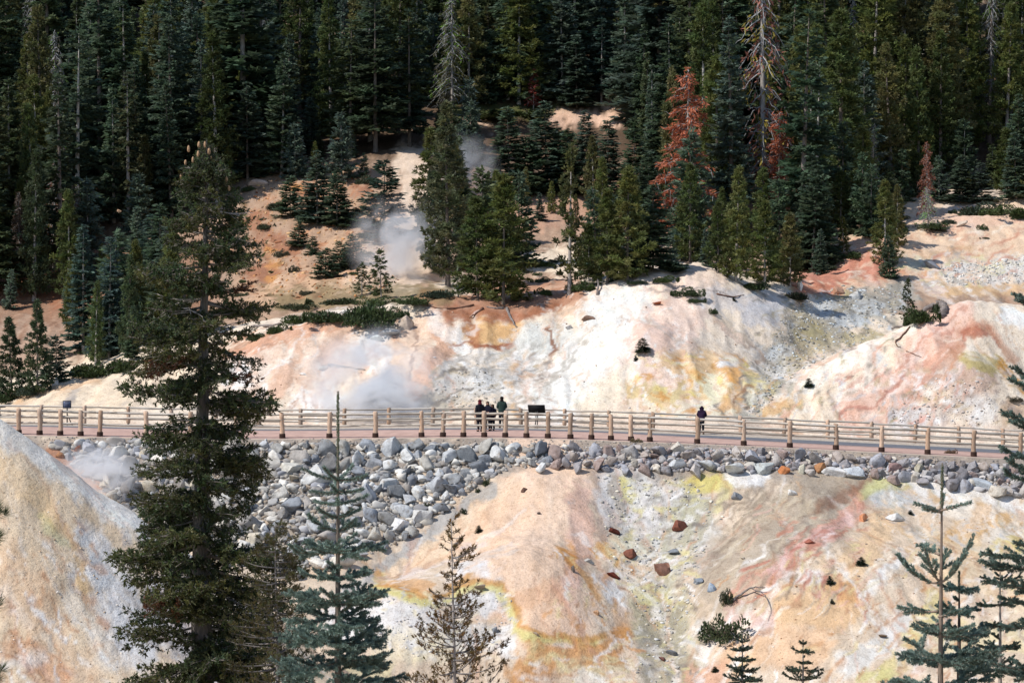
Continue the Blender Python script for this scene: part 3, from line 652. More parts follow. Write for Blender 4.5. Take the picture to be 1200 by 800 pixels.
def small_sign():
    Y = 127.6; x = (78.5 - 600) / F * Y; z = float(road_surface(np.array([x]), np.array([Y]))[0])
    root = empty('trail_sign', (x, Y, z)); tag(root, 'small square sign on a dark post with a slanted brace behind the left fence', 'sign')
    m = MB(); box(m, -0.20, 0.20, -0.02, 0.02, 0.98, 1.34); link('sign_plate', m.mesh('sign_plate', [M_BLUEG]), root)
    m = MB(); box(m, -0.24, 0.24, -0.015, 0.03, 0.94, 0.98); box(m, -0.24, 0.24, -0.015, 0.03, 1.34, 1.38); box(m, -0.24, -0.20, -0.015, 0.03, 0.98, 1.34); box(m, 0.20, 0.24, -0.015, 0.03, 0.98, 1.34); link('sign_frame', m.mesh('sign_frame', [M_STEEL]), root)
    for zz in (1.10, 1.20, 1.28):
        m = MB(); box(m, -0.12, 0.12, -0.024, -0.0205, zz, zz + 0.025); link('printed_line', m.mesh('printed_line', [M_BOOT]), root)
    V, T = tube([(0, 0.05, -0.1), (0, 0.05, 1.3)], 0.035, 8); m = MB(); m.add(V, T); link('pole', m.mesh('pole', [M_STEEL]), root)
    V, T = tube([(0.28, 0.12, -0.05), (0.02, 0.08, 0.55)], 0.03, 6); m = MB(); m.add(V, T); link('brace', m.mesh('brace', [M_STEEL]), root)
small_sign()

# ------------------------------------------------------------------ people
def flat_mat(name, c, rough=0.85): return mat_noise(name, tuple(v * .85 for v in l(*c)), tuple(v * 1.15 for v in l(*c)), 9.0, rough, (0.2, 0.01))
M_SKIN = flat_mat('skin', (206, 158, 132), 0.6); M_BLKCOAT = flat_mat('black_coat_cloth', (24, 24, 32)); M_NAVY = flat_mat('dark_navy_cloth', (26, 26, 42)); M_GRN = flat_mat('dark_green_cloth', (42, 58, 52))
M_PURP = flat_mat('dark_purple_cloth', (40, 22, 46)); M_TROU = flat_mat('dark_trouser_cloth', (22, 24, 34)); M_HAIRD = flat_mat('dark_hair', (28, 20, 18)); M_REDH = flat_mat('dark_red_knit', (92, 26, 36)); M_SHOE = flat_mat('shoe_leather', (20, 18, 18)); M_EYE = flat_mat('eye', (18, 14, 12), 0.3); M_LIP = flat_mat('lips', (150, 80, 72), 0.5)

def skin_obj(name, V, E, R, root, mat, parent=None, sub=1):
    me = bpy.data.meshes.new(name); me.from_pydata([tuple(v) for v in V], E, [])
    o = bpy.data.objects.new(name, me); col.objects.link(o)
    sk = o.modifiers.new('s', 'SKIN'); sk.use_smooth_shade = True
    for i, r in enumerate(R):
        r = (r, r) if isinstance(r, (int, float)) else r
        me.skin_vertices[0].data[i].radius = r
        me.skin_vertices[0].data[i].use_root = (i == root)
    sb = o.modifiers.new('u', 'SUBSURF'); sb.levels = sb.render_levels = sub
    dg = bpy.context.evaluated_depsgraph_get()
    nm = bpy.data.meshes.new_from_object(o.evaluated_get(dg)); nm.name = name
    bpy.data.objects.remove(o); nm.materials.clear(); nm.materials.append(mat)
    return link(name, nm, parent)

def person(px, Y, h, label, rz, coat, trou, hair, hatlike=False, longcoat=False, hood=False, arms='down', lean=0.0, headturn=0.0):
    x = (px - 600) / F * Y; z = float(road_surface(np.array([x]), np.array([Y]))[0]) - (0.05 if Y > 122.3 else -0.03)
    s = h / 1.75
    root = empty('person', (x, Y, z), rz); root.scale = (s, s, s)
    tag(root, label, 'person')
    sh = np.array([0, lean, 0])
    V = []; E = []; R = []
    def v(p, r, to=None):
        V.append(p); R.append(r)
        if to is not None: E.append((to, len(V) - 1))
        return len(V) - 1
    pel = v((0, 0, 0.95), (0.15, 0.11)); w = v((0, lean * .4, 1.13), (0.135, 0.10), pel); ch = v((0, lean * .8, 1.33), (0.16, 0.115), w); nb = v((0, lean, 1.48), 0.065, ch); nk = v((0, lean + .01, 1.55), 0.052, nb)
    hd = v((0, lean + .025, 1.62), (0.075, 0.085), nk); ht = v((0, lean + .02, 1.70), (0.078, 0.09), hd); v((0, lean + .015, 1.745), 0.05, ht)
    ct, st = math.cos(headturn), math.sin(headturn)
    def face(dx, dy, dz): return (dx * ct + dy * st, lean + .022 - dx * st + dy * ct, dz)
    v(face(0, .115, 1.645), 0.014, hd)                       # nose
    for q in (-1, 1): v(face(q * .088, 0, 1.655), 0.014, hd)  # ears
    hands = []
    for q in (-1, 1):
        s0 = v((q * .18, lean, 1.42), 0.062, ch)
        if arms == 'down': e, wr = (q * .235, lean - .02, 1.14), (q * .22, lean + .06, .90)
        elif arms == 'rail': e, wr = (q * .25, lean + .06, 1.18), (q * .16, lean + .30, 1.08)
        else: e, wr = (q * .25, lean - .02, 1.15), (q * .08, lean + .20, 1.12)
        e1 = v(e, 0.047, s0); w1 = v(wr, 0.033, e1); d = np.array(wr) - np.array(e); d /= np.linalg.norm(d)
        side = np.cross(d, (0, 0, 1)) if abs(d[2]) < .8 else np.array([0, 1.0, 0]); side /= np.linalg.norm(side)
        pm = v(tuple(np.array(wr) + d * .055), (0.034, 0.02), w1); hands.append(wr)
        for k, ln in zip((-1.5, -.5, .5, 1.5), (.065, .08, .085, .07)):
            b = np.array(wr) + d * .095 + side * k * .017; f1 = v(tuple(b), 0.009, pm); f2 = v(tuple(b + d * ln * .5 + (0, .006, -.004)), 0.008, f1); v(tuple(b + d * ln * .85 + (0, .014, -.018)), 0.007, f2)
        t1 = v(tuple(np.array(wr) + d * .05 + side * .04), 0.010, pm); v(tuple(np.array(wr) + d * .085 + side * .055), 0.008, t1)
        h1 = v((q * .09, 0, .88), 0.085, pel); kn = v((q * .10, .02, .50), 0.058, h1); an = v((q * .105, -.02, .10), 0.042, kn); v((q * .12, .10, .045), 0.038, an)
    body = skin_obj('body', V, E, R, 0, M_SKIN, root, 2)
    # clothing
    V2 = []; E2 = []; R2 = []
    def u(p, r, to=None):
        V2.append(p); R2.append(r)
        if to is not None: E2.append((to, len(V2) - 1))
        return len(V2) - 1
    lo = 0.52 if longcoat else 0.84
    a = u((0, 0, lo), (0.29, 0.19) if longcoat else (0.235, 0.16)); b = u((0, lean * .2, .98), (0.235, 0.16), a); c = u((0, lean * .5, 1.16), (0.22, 0.155), b); d_ = u((0, lean * .85, 1.36), (0.235, 0.16), c); n_ = u((0, lean, 1.47), (0.15, 0.12), d_); u((0, lean, 1.555), (0.085, 0.085), n_)
    for q, wr in zip((-1, 1), hands):
        s0 = u((q * .195, lean, 1.41), 0.105, d_)
        e = (q * .24, lean - .02, 1.14) if arms == 'down' else ((q * .255, lean + .06, 1.18) if arms == 'rail' else (q * .255, lean - .02, 1.15))
        e1 = u(e, 0.085, s0); u(wr, 0.062, e1)
    link_c = skin_obj('coat' if longcoat else 'jacket', V2, E2, R2, 0, coat, root, 2)
    V2.clear(); E2.clear(); R2.clear()
    a = u((0, 0, .93), (0.165, 0.125))
    for q in (-1, 1):
        h1 = u((q * .09, 0, .84), 0.112, a); kn = u((q * .10, .02, .50), 0.088, h1); u((q * .105, -.02, .09), 0.062, kn)
    skin_obj('trousers', V2, E2, R2, 0, trou, root, 1)
    for q in (-1, 1):
        skin_obj('shoe', [(q * .105, -.05, .045), (q * .11, .04, .05), (q * .122, .13, .035)], [(0, 1), (1, 2)], [0.05, 0.052, 0.04], 1, M_SHOE, root, 1)
    # hair / hat / hood
    hv = [face(0, -.035, 1.57), face(0, -.035, 1.63), face(0, -.02, 1.70), face(0, .01, 1.755), face(0, .02, 1.785)]
    hr = [0.06, 0.10, 0.105, 0.075, 0.03]
    if hood: hv = [face(0, -.02, 1.44), face(0, -.03, 1.53), face(0, -.03, 1.63), face(0, -.02, 1.71), face(0, .0, 1.77)]; hr = [0.17, 0.14, 0.125, 0.095, 0.04]
    skin_obj('hood' if hood else ('knit_hat' if hatlike else 'hair'), hv, [(k_, k_ + 1) for k_ in range(len(hv) - 1)], hr, 1, hair, root, 2)
    for q in (-1, 1):
        V_, T_ = tube([face(q * .032, .088, 1.668), face(q * .032, .100, 1.668)], 0.012, 8); m = MB(); m.add(V_, T_); link('eye', m.mesh('eye', [M_EYE]), root)
    V_, T_ = tube([face(-.025, .096, 1.606), face(0, .104, 1.604), face(.025, .096, 1.606)], 0.008, 6); m = MB(); m.add(V_, T_); link('mouth', m.mesh('mouth', [M_LIP]), root)

person(562.5, 121.3, 1.72, 'person in a long black coat and dark red hat, back turned', math.radians(28), M_BLKCOAT, M_TROU, M_REDH, True, True, headturn=.3)
person(571.5, 121.9, 1.58, 'person in dark navy clothes facing the camera, between the long black coat and the child', math.radians(172), M_NAVY, M_TROU, M_HAIRD, arms='front')
person(577.3, 122.2, 1.42, 'smaller person in navy at the side of the group, beside the man in green', math.radians(150), M_NAVY, M_TROU, M_HAIRD, headturn=.2)
person(588.2, 127.3, 1.78, 'person in a dark green jacket looking out over the far fence', math.radians(5), M_GRN, M_TROU, M_HAIRD, arms='front', lean=.06)
person(822, 127.6, 1.62, 'person alone at the far fence in a dark purple hooded jacket', math.radians(-12), M_PURP, M_TROU, M_PURP, hood=True, arms='rail', lean=.16)
# ------------------------------------------------------------------ rocks
def rock_mat():
    m, nt, b = new_mat('volcanic_rock', 0.92, 0.15)
    f = noise_node(nt, 2.2, 7); f2 = noise_node(nt, 0.9, 5, .7); f3 = noise_node(nt, 9.0, 3, .7)
    c = ramp(nt, f, [(.3, (.66, .66, .66)), (.7, (1.08, 1.07, 1.05))])
    c = mix(nt, 1.0, c, ramp(nt, f2, [(.32, (.70, .58, .46)), (.46, (1, 1, 1)), (.66, (1, 1, 1)), (.74, (1.25, 1.22, 1.18))]), 'MULTIPLY')
    c = mix(nt, 1.0, c, ramp(nt, f3, [(.3, (.72, .72, .72)), (.46, (1, 1, 1))]), 'MULTIPLY')
    oi = N(nt, 'ShaderNodeObjectInfo'); c = mix(nt, 1.0, c, oi.outputs['Color'], 'MULTIPLY'); nt.links.new(c, b.inputs['Base Color'])
    bump(nt, b, f, .8, .08); return m
M_ROCK = rock_mat()
def ico(sub):
    import bmesh
    bm = bmesh.new(); bmesh.ops.create_icosphere(bm, subdivisions=sub, radius=1.0)
    V = np.array([v.co[:] for v in bm.verts]); T = np.array([[v.index for v in f.verts] for f in bm.faces]); bm.free(); return V, T
ICO3 = ico(3); ICO2 = ico(2); ICO1 = ico(1)
def rock_shape(seed, base=ICO3, cuts=14, flat=0.9):
    g = np.random.default_rng(seed); V = base[0].copy()
    for _ in range(cuts):
        n = g.normal(0, 1, 3); n /= np.linalg.norm(n); d = g.uniform(0.30, 0.62)
        over = V @ n - d; V = V - np.where(over > 0, over * 0.97, 0)[:, None] * n
    V = V / np.abs(V).max()
    V *= np.array([g.uniform(.95, 1.35), g.uniform(.75, 1.05), g.uniform(flat * .85, flat * 1.2)])
    if base is not ICO1: V += (fbm(V[:, 0] * 3 + seed, V[:, 1] * 3 + V[:, 2] * 2.3, seed, 2) * 0.015)[:, None] * base[0]
    return V, base[1]
rock_meshes = []
for s in range(14):
    V, T = rock_shape(100 + s); rock_meshes.append(mesh_np('boulder', V, T, [M_ROCK]))
GREYS = [(168,166,164),(150,150,152),(186,184,180),(132,134,140),(174,168,158),(146,140,134),(196,194,190),(158,162,170)]
def rock(x, Y, z, r, c, name='boulder', rz=None, sink=0.25, flat=1.0, mesh=None, wide=1.0, tilt=0.25):
    o = link(name, mesh or random.choice(rock_meshes)); o.location = (x, Y, z + r * (0.45 - sink))
    o.rotation_euler = (random.gauss(0, tilt), random.gauss(0, tilt), random.uniform(0, 6.28) if rz is None else rz)
    o.scale = (r * wide, r, r * flat)
    v = random.uniform(.9, 1.1); o.color = (*[float(q) * v * 0.95 for q in s2l(c)], 1); return o

def inpoly(x, y, poly):
    c = False; n = len(poly); j = n - 1
    for i in range(n):
        xi, yi = poly[i]; xj, yj = poly[j]
        if (yi > y) != (yj > y) and x < (xj - xi) * (y - yi) / (yj - yi) + xi: c = not c
        j = i
    return c
BANK_L = [(55,519),(640,521),(640,549),(600,548),(560,568),(520,600),(470,634),(432,650),(380,668),(330,672),(255,655),(150,600)]
BANK_R = [(640,523),(760,524),(870,527),(980,534),(1090,540),(1200,549),(1250,552),(1250,600),(1190,582),(1100,566),(1000,558),(900,554),(700,550),(640,547)]
placed = []
def throw(poly, n, rmin, rmax, zone, fn, tries=9000, pack=0.86, pw=1.8):
    xs = [p[0] for p in poly]; ys = [p[1] for p in poly]; k = 0
    sizes = sorted([rmin + (rmax - rmin) * random.random() ** pw for _ in range(n)], reverse=True)
    for r in sizes:
        for _ in range(60):
            x = random.uniform(min(xs), max(xs)); y = random.uniform(min(ys), max(ys))
            if not inpoly(x, y, poly): continue
            if all(((x - a) ** 2 + ((y - b) * 1.25) ** 2) > ((r + c) * pack) ** 2 for a, b, c in placed if abs(x - a) < 40):
                placed.append((x, y, r)); fn(x, y, r); k += 1; break
    return k
SPECIAL = [  # px, py, radius px, colour, label, wide, flat
 (550,535,13,(120,124,128),'largest dark grey boulder just under the fence, below the group of people',1.0,1.15),
 (492,605,14,(214,212,208),'pale rounded boulder at the foot of the left rock bank beside the grey path',1.1,.8),
 (467,614,13,(226,224,222),'near-white boulder lowest at the foot of the left rock bank',1.15,.75),
 (466,577,12,(132,134,136),'mid grey blocky boulder half way down the rock bank, right of the blue fir',1.05,1.0),
 (440,543,10,(150,152,156),'grey boulder high in the rock bank right of the blue fir leader',1,1),
 (395,562,12,(198,196,192),'pale slab in the rock bank behind the leader of the blue fir',1.4,.6),
 (340,549,13,(206,202,192),'pale angular slab in the rock bank right of the big fir',1.4,.7),
 (110,553,13,(168,168,176),'rounded bluish grey boulder low in the bank beside the pale hill',1.2,.9),
 (102,526,10,(176,176,182),'bluish grey boulder under the last closely set posts of the left fence',1,1),
 (92,527,8,(120,70,48),'dark red-brown boulder under the left fence',1,.9),
 (70,533,8,(176,126,88),'orange-brown boulder near the crest of the pale hill',1.1,.9),
 (400,657,15,(214,208,196),'broad pale slab below the rock bank behind the blue fir',1.7,.55),
 (832,546,13,(196,198,200),'whitish blue elongated boulder in the bottom row below the lone person',1.5,.75),
 (793,544,12,(200,202,204),'white and grey boulder in the bottom row left of the lone person',1.3,.75),
 (862,549,14,(204,206,206),'long white boulder in the bottom row right of the lone person',1.6,.65),
 (897,548,14,(190,194,192),'wide pale green-grey boulder in the bottom row beside the orange one',1.4,.7),
 (921,551,8,(196,128,84),'orange boulder in the bottom row of the right rock bank',1.1,.8),
 (940,550,9,(204,198,178),'cream squarish boulder between the two orange-tinged boulders',.9,1),
 (961,549,8,(186,136,96),'orange-brown boulder beside the white slab of the right rock bank',1,.8),
 (978,552,11,(222,220,218),'white slab with a dark underside in the right rock bank',1.3,.7),
 (1002,553,12,(212,216,220),'large white boulder under the fence, right of the white slab',1.25,.75),
 (1046,548,10,(158,130,126),'reddish grey boulder in the right rock bank',1.1,.8),
 (1076,549,9,(184,176,156),'tan boulder behind the leader of the right-hand fir',1.1,.9),
 (1150,566,12,(176,182,188),'bluish white boulder at the lower edge of the right rock bank',1.3,.7),
 (1115,546,9,(150,146,148),'grey boulder in the rock bank just right of the fir leader',1.1,.9),
]
S118 = 118 / F
for px, py, r, c, lab, w, fl in SPECIAL:
    placed.append((px, py, r)); p = P(px, py + r * .35, 94, 117)
    o = rock(p.x, p.y, p.z, r * p.y / F, c, rz=random.uniform(-.5, .5), flat=fl * 1.3, wide=min(w, 1.35), sink=.1, tilt=.22); tag(o, lab, 'boulder', 'boulders of the rock bank below the road')
bank_items = []
MARKS = [(88, 'under the left posts'), (150, 'left of the big fir'), (215, 'behind big fir, left half'), (275, 'behind big fir, right half'), (330, 'just right of the big fir'), (375, 'left of the blue fir leader'), (420, 'behind the blue fir'), (465, 'right of the blue fir'), (515, 'left of the group of people'), (560, 'under the long black coat'), (605, 'under the man in green'), (655, 'under the black panel'), (705, 'right of the black panel'), (765, 'under the last close posts'), (820, 'under the lone person'), (880, 'right of the lone person'), (940, 'around the orange boulder'), (1010, 'by the large white boulder'), (1090, 'left of the candelabra fir'), (9999, 'right of the candelabra fir')]
def bank(colours, top_y, low_y):
    def f(x, y, r):
        p = P(x, y + r * .5, 94, 117); c = random.choice(colours(x))
        o = rock(p.x, p.y, p.z, r * p.y / F * 1.14, c, flat=random.uniform(.9, 1.25), sink=.02, tilt=.45)
        tone = 'pale' if sum(c) > 525 else ('dark grey' if sum(c) < 440 else 'mid grey')
        size = 'large' if r > 8.5 else ('small' if r < 6 else 'medium')
        a = (y - top_y(x)) / (low_y(x) - top_y(x))
        row = 'high in' if a < .34 else ('midway in' if a < .67 else 'low in')
        bank_items.append((x, y, o, f'{size} {tone} boulder', f'{row} bank {next(w for lim, w in MARKS if x < lim)}'))
    return f
GREYS = [(188,184,178),(170,168,166),(210,206,198),(148,146,146),(196,188,174),(160,152,144),(222,218,210),(178,178,180),(200,195,186),(134,132,132),(150,150,154)]
PALES = [(204,198,188),(188,182,174),(220,214,204),(170,164,158),(206,196,178),(226,222,214),(160,156,152)]
BLUES = [(160,164,170),(176,178,182),(142,146,152),(196,198,200),(128,132,138),(184,180,172),(212,212,210),(152,154,156),(168,166,162)]
GREYR = [(178,174,172),(158,154,156),(186,178,172),(142,138,140),(198,190,178),(172,160,152),(168,168,174),(160,142,136)]
n1 = throw(BANK_L, 205, 6.0, 15.0, 1, bank(lambda x: PALES if x + random.uniform(-60, 60) < 360 else BLUES, lambda x: 518, lambda x: np.interp(x, [60, 150, 255, 430, 640], [545, 600, 655, 655, 550])), pack=.62, pw=1.9)
n2 = throw(BANK_R, 118, 5.5, 11.5, 1, bank(lambda x: GREYR, lambda x: np.interp(x, [640, 870, 1200], [521, 526, 548]), lambda x: np.interp(x, [640, 870, 1200], [549, 554, 584])), pack=.66, pw=1.3)

# chips and cobbles that fill the gaps, one joined mesh for each patch
def rubble(name, poly, n, rmin, rmax, y0, y1, colours, pw=2.5, sink=.3, base=ICO1):
    mb = MB(); xs = [p[0] for p in poly]; ys = [p[1] for p in poly]
    shapes = [rock_shape(300 + s, base, 8, .8) for s in range(10)]
    k = 0
    while k < n:
        x = random.uniform(min(xs), max(xs)); y = random.uniform(min(ys), max(ys))
        if not inpoly(x, y, poly): continue
        k += 1; p = P(x, y, y0, y1); r = (rmin + (rmax - rmin) * random.random() ** pw) * p.y / F
        V, T = random.choice(shapes); a = random.uniform(0, 6.28); ca, sa = math.cos(a), math.sin(a)
        W = V @ np.array([[ca, -sa, 0], [sa, ca, 0], [0, 0, 1]]).T * r * np.array([random.uniform(.8, 1.4), 1, 1]) + np.array([p.x, p.y, p.z + r * (.4 - sink)])
        mb.add(W, T, 0, s2l(random.choice(colours)) * random.uniform(.7, 1.05))
    o = link(name, mb.mesh(name, [M_RUB])); tag(o, kind='stuff'); return o
M_RUB = mat_tint('rubble_stone', 0.9, 0.15, objcol=False)
rubble('gravel', BANK_L, 5200, 1.4, 6.0, 94, 117, [(170,164,156),(150,146,142),(190,184,174),(130,126,122),(164,150,134)])
rubble('rubble', BANK_L, 650, 3.5, 9, 94, 117, GREYS, 1.2, .2, ICO2)
rubble('rubble', BANK_R, 300, 3.2, 6.5, 94, 117, GREYR, 1.2, .2, ICO2)
rubble('gravel', BANK_R, 1900, 1.2, 5.0, 94, 117, GREYR)
rubble('gravel', [(40,512),(640,515),(860,521),(1200,541),(1200,549),(980,536),(760,526),(640,522),(50,520)], 900, .7, 2.2, 110, 117.6, [(150,140,130),(130,126,124),(170,158,146)])
GULLY_B = [(700,556),(800,558),(850,600),(820,660),(810,720),(800,800),(740,800),(760,740),(740,700),(715,660),(705,600)]
rubble('scree', GULLY_B, 800, .8, 3.2, 91.5, 116, [(206,204,200),(180,176,168),(160,156,150),(196,190,168),(150,146,142),(214,206,190)], 3.0, .42)
GULLY_U = [(876,488),(886,455),(895,420),(910,380),(940,350),(990,335),(1060,335),(1050,372),(1000,408),(950,430),(915,455),(890,488)]
rubble('scree', GULLY_U, 1200, .8, 2.8, 131, 175, [(196,194,188),(170,166,156),(150,146,138),(200,206,208),(180,170,146),(140,138,134)], 3.0, .42)
rubble('scree', [(1100,312),(1200,302),(1200,332),(1110,334)], 500, .7, 2.6, 158, 200, [(226,222,214),(200,196,190),(176,170,164)], 3.0)
rubble('scree', [(1050,470),(1100,440),(1160,450),(1170,498),(1040,498)], 300, .7, 2.4, 131, 146, [(214,206,200),(190,176,166),(170,154,142)], 3.0)
rubble('scree', [(430,700),(520,700),(600,690),(600,745),(560,770),(440,770)], 260, .7, 2.4, 91, 106, [(214,212,212),(190,186,182),(160,156,154)], 3.0)
rubble('scree', [(500,455),(560,425),(590,445),(590,480),(500,486)], 200, .7, 2.6, 131, 146, [(206,200,190),(180,172,160),(160,152,140)], 3.0)
rubble('pebbles', [(860,600),(1180,600),(1200,800),(830,800),(840,700)], 380, .6, 2.0, 91, 113, [(206,180,150),(180,140,110),(226,214,200),(160,140,124)], 3.5)
rubble('pebbles', [(0,510),(150,620),(300,740),(300,800),(0,800)], 260, .6, 2.0, 70, 91.5, [(226,216,204),(200,180,156),(176,150,126)], 3.5)
rubble('pebbles', [(280,420),(420,380),(760,335),(870,340),(860,480),(300,480)], 260, .5, 1.8, 131, 156, [(226,206,190),(190,160,140),(150,120,100),(206,200,196)], 3.5)
rubble('litter', [(270,350),(300,215),(430,190),(470,330),(430,350)], 900, .8, 2.6, 150, 225, [(176,120,80),(206,150,96),(150,100,70),(216,176,130),(120,90,64)], 2.0)

LONE = [ # px, py, r px, colour, y0, y1, label, wide, flat
 (738,649,8,(134,86,70),91,114,'reddish brown boulder ringed by green-grey crust in the gully',1.4,.7),
 (776,668,12,(150,112,96),91,114,'largest split red-grey boulder in the middle of the stony gully',1.25,.75),
 (718,673,7,(112,58,44),91,114,'dark red boulder above the white streak',1.3,.75),
 (721,622,6.5,(104,56,44),91,114,'dark red boulder highest on the gravel beside the dune',1.4,.6),
 (798,616,10,(150,96,80),91,114,'brick red boulder on the right side of the gully below the yellow crust',1.1,.9),
 (791,645,7,(140,146,152),91,114,'blue-grey block between the two red boulders of the gully',1.2,.8),
 (834,688,10,(170,184,200),91,114,'pointed pale blue boulder above the dark shrub',.95,1.25),
 (820,680,7,(150,158,168),91,114,'small bluish rock left of the pointed pale blue boulder',1.1,.8),
 (1011,607,8,(206,142,104),91,114,'orange boulder perched on the right slope',1.0,.9),
 (1048,606,9,(236,232,226),91,114,'flat white boulder on the right slope above the firs',1.5,.5),
 (950,634,5,(176,110,92),91,114,'small red rock in the pink streak',1.3,.6),
 (929,577,6,(238,234,228),91,114,'white rock near the top of the grey-brown slope',1.1,.7),
 (865,582,7,(150,152,156),91,114,'grey rock beside the yellow crust under the rock bank',1.2,.8),
 (871,653,4,(226,214,196),91,114,'small cream rock on the grey-brown slope',1,.8),
 (1034,744,5,(140,120,100),91,114,'small brown rock low on the right slope',1.4,.6),
 (785,763,7,(120,122,126),91,114,'dark grey rock at the bottom of the gully',1,.9),
 (777,771,6,(134,96,88),91,114,'reddish rock touching the dark grey one at the bottom of the gully',1.1,.7),
 (580,737,6,(130,134,140),91,114,'grey rock on the white crust right of the brown pine',1.1,.8),
 (564,687,7,(166,150,134),91,114,'tan rock at the rim of the white crust',1.2,.7),
 (628,741,5,(184,164,142),91,114,'small tan rock on the lower edge of the dune',1.4,.5),
 (672,668,5,(110,104,100),91,114,'dark upright stone on the orange stain of the dune',.7,1.3),
 (690,657,6,(190,186,180),91,114,'pale stone on the orange stain of the dune',1.2,.7),
 (700,718,5,(200,160,126),91,114,'orange stone at the right foot of the dune',1.1,.8),
 (614,574,3.5,(120,92,80),91,116,'small brown stone high on the orange dune',1.2,.7),
 (632,601,3,(84,74,70),91,116,'small dark stone in the middle of the orange dune',1,.8),
 (475,381,11,(206,188,172),134,160,'large pale boulder on the crest beside the dark low shrub',1.1,.85),
 (444,396,9,(214,224,220),134,160,'pale greenish flat boulder below the dark low shrub',1.4,.45),
 (455,388,10,(200,196,192),134,160,'grey jagged rock under the dark low shrub',1.2,.7),
 (937,336,8,(226,220,214),150,175,'upright white boulder at the head of the stony gully',.7,1.3),
 (1002,346,9,(196,196,194),150,180,'flat grey boulder in the upper stony gully',1.5,.5),
 (983,341,8,(206,160,134),150,180,'orange-tan boulder at the foot of the red slope',1.1,.9),
 (1092,310,10,(150,152,160),158,190,'blue-grey boulder on the back hill',1.1,.7),
 (690,372,6,(140,112,96),134,160,'brown hollow-looking rock on the shoulder of the middle mound',1.3,.8),
 (667,383,5,(206,200,196),134,160,'small white rock below the brown hollow-looking one',1.2,.7),
 (771,355,5,(176,106,76),134,160,'rust red rock on top of the middle mound',1.3,.6),
 (65,448,8,(234,232,230),134,160,'white boulder at the upper rim of the left bank',1.2,.8),
 (160,447,9,(226,206,186),134,160,'cream boulder on the left bank beside the big fir',1.2,.7),
 (303,213,9,(222,190,168),160,240,'pinkish boulder above the brown clearing',1.3,.7),
 (378,431,7,(236,230,220),134,160,'flat white rock on the pink mound',1.4,.4),
 (355,437,6,(240,236,230),134,160,'small white outcrop on the pink mound right of the big fir',1.5,.4),
 (973,300,6,(206,164,136),158,190,'tan rock at the left edge of the back hill',1.2,.7),
 (1126,262,7,(206,186,168),160,200,'pale rock on the brow of the back hill beside the shrubs',1.2,.7),
]
for px, py, r, c, y0, y1, lab, w, fl in LONE:
    p = P(px, py + r * .3, y0, y1); o = rock(p.x, p.y, p.z, r * p.y / F, c, rz=random.uniform(-.4, .4), flat=fl * 1.4, wide=min(w, 1.3), sink=.30, tilt=.3); tag(o, lab, 'rock')
# ------------------------------------------------------------------ vegetation
M_LEAF = mat_tint('needles', 0.6, 0.3, True, 0.38)
M_BARK = mat_noise('bark', (0.45, 0.45, 0.45), (1.1, 1.05, 1.0), 7.0, 0.95, (0.8, 0.03), stretch=(3, 3, 0.6), objcol=True)
M_SHRUB = mat_tint('shrub_leaves', 0.55, 0.3, True, 0.15)
UPV = np.array([0, 0, 1.0])
def nrm(a): return a / (np.linalg.norm(a, axis=-1, keepdims=True) + 1e-9)
class Fol:
    """thin four-cornered needle sprays"""
    def __init__(s): s.a = []
    def add(s, B, D, L, W, S, C):
        B = np.atleast_2d(B); n = len(B)
        f = lambda v, k: np.broadcast_to(np.asarray(v, float).reshape(-1, k) if np.ndim(v) else np.full((1, k), v), (n, k))
        s.a.append(np.concatenate([B, f(D, 3), f(L, 1), f(W, 1), f(S, 3), f(C, 3)], 1))
    def arrays(s):
        A = np.concatenate(s.a); B, D, L, W, S, C = A[:, :3], A[:, 3:6], A[:, 6:7], A[:, 7:8], A[:, 8:11], A[:, 11:14]
        D = nrm(D); S = nrm(S - D * (S * D).sum(1, keepdims=True))
        V = np.stack([B, B + D * L * .45 + S * W, B + D * L, B + D * L * .45 - S * W], 1).reshape(-1, 3)
        k = np.arange(len(A))[:, None] * 4
        T = np.concatenate([k + [0, 1, 2], k + [0, 2, 3]], 0)
        return V, T, np.repeat(C, 4, 0)
    def mesh(s, name, mat):
        V, T, C = s.arrays(); return mesh_np(name, V, T, [mat], None, C)

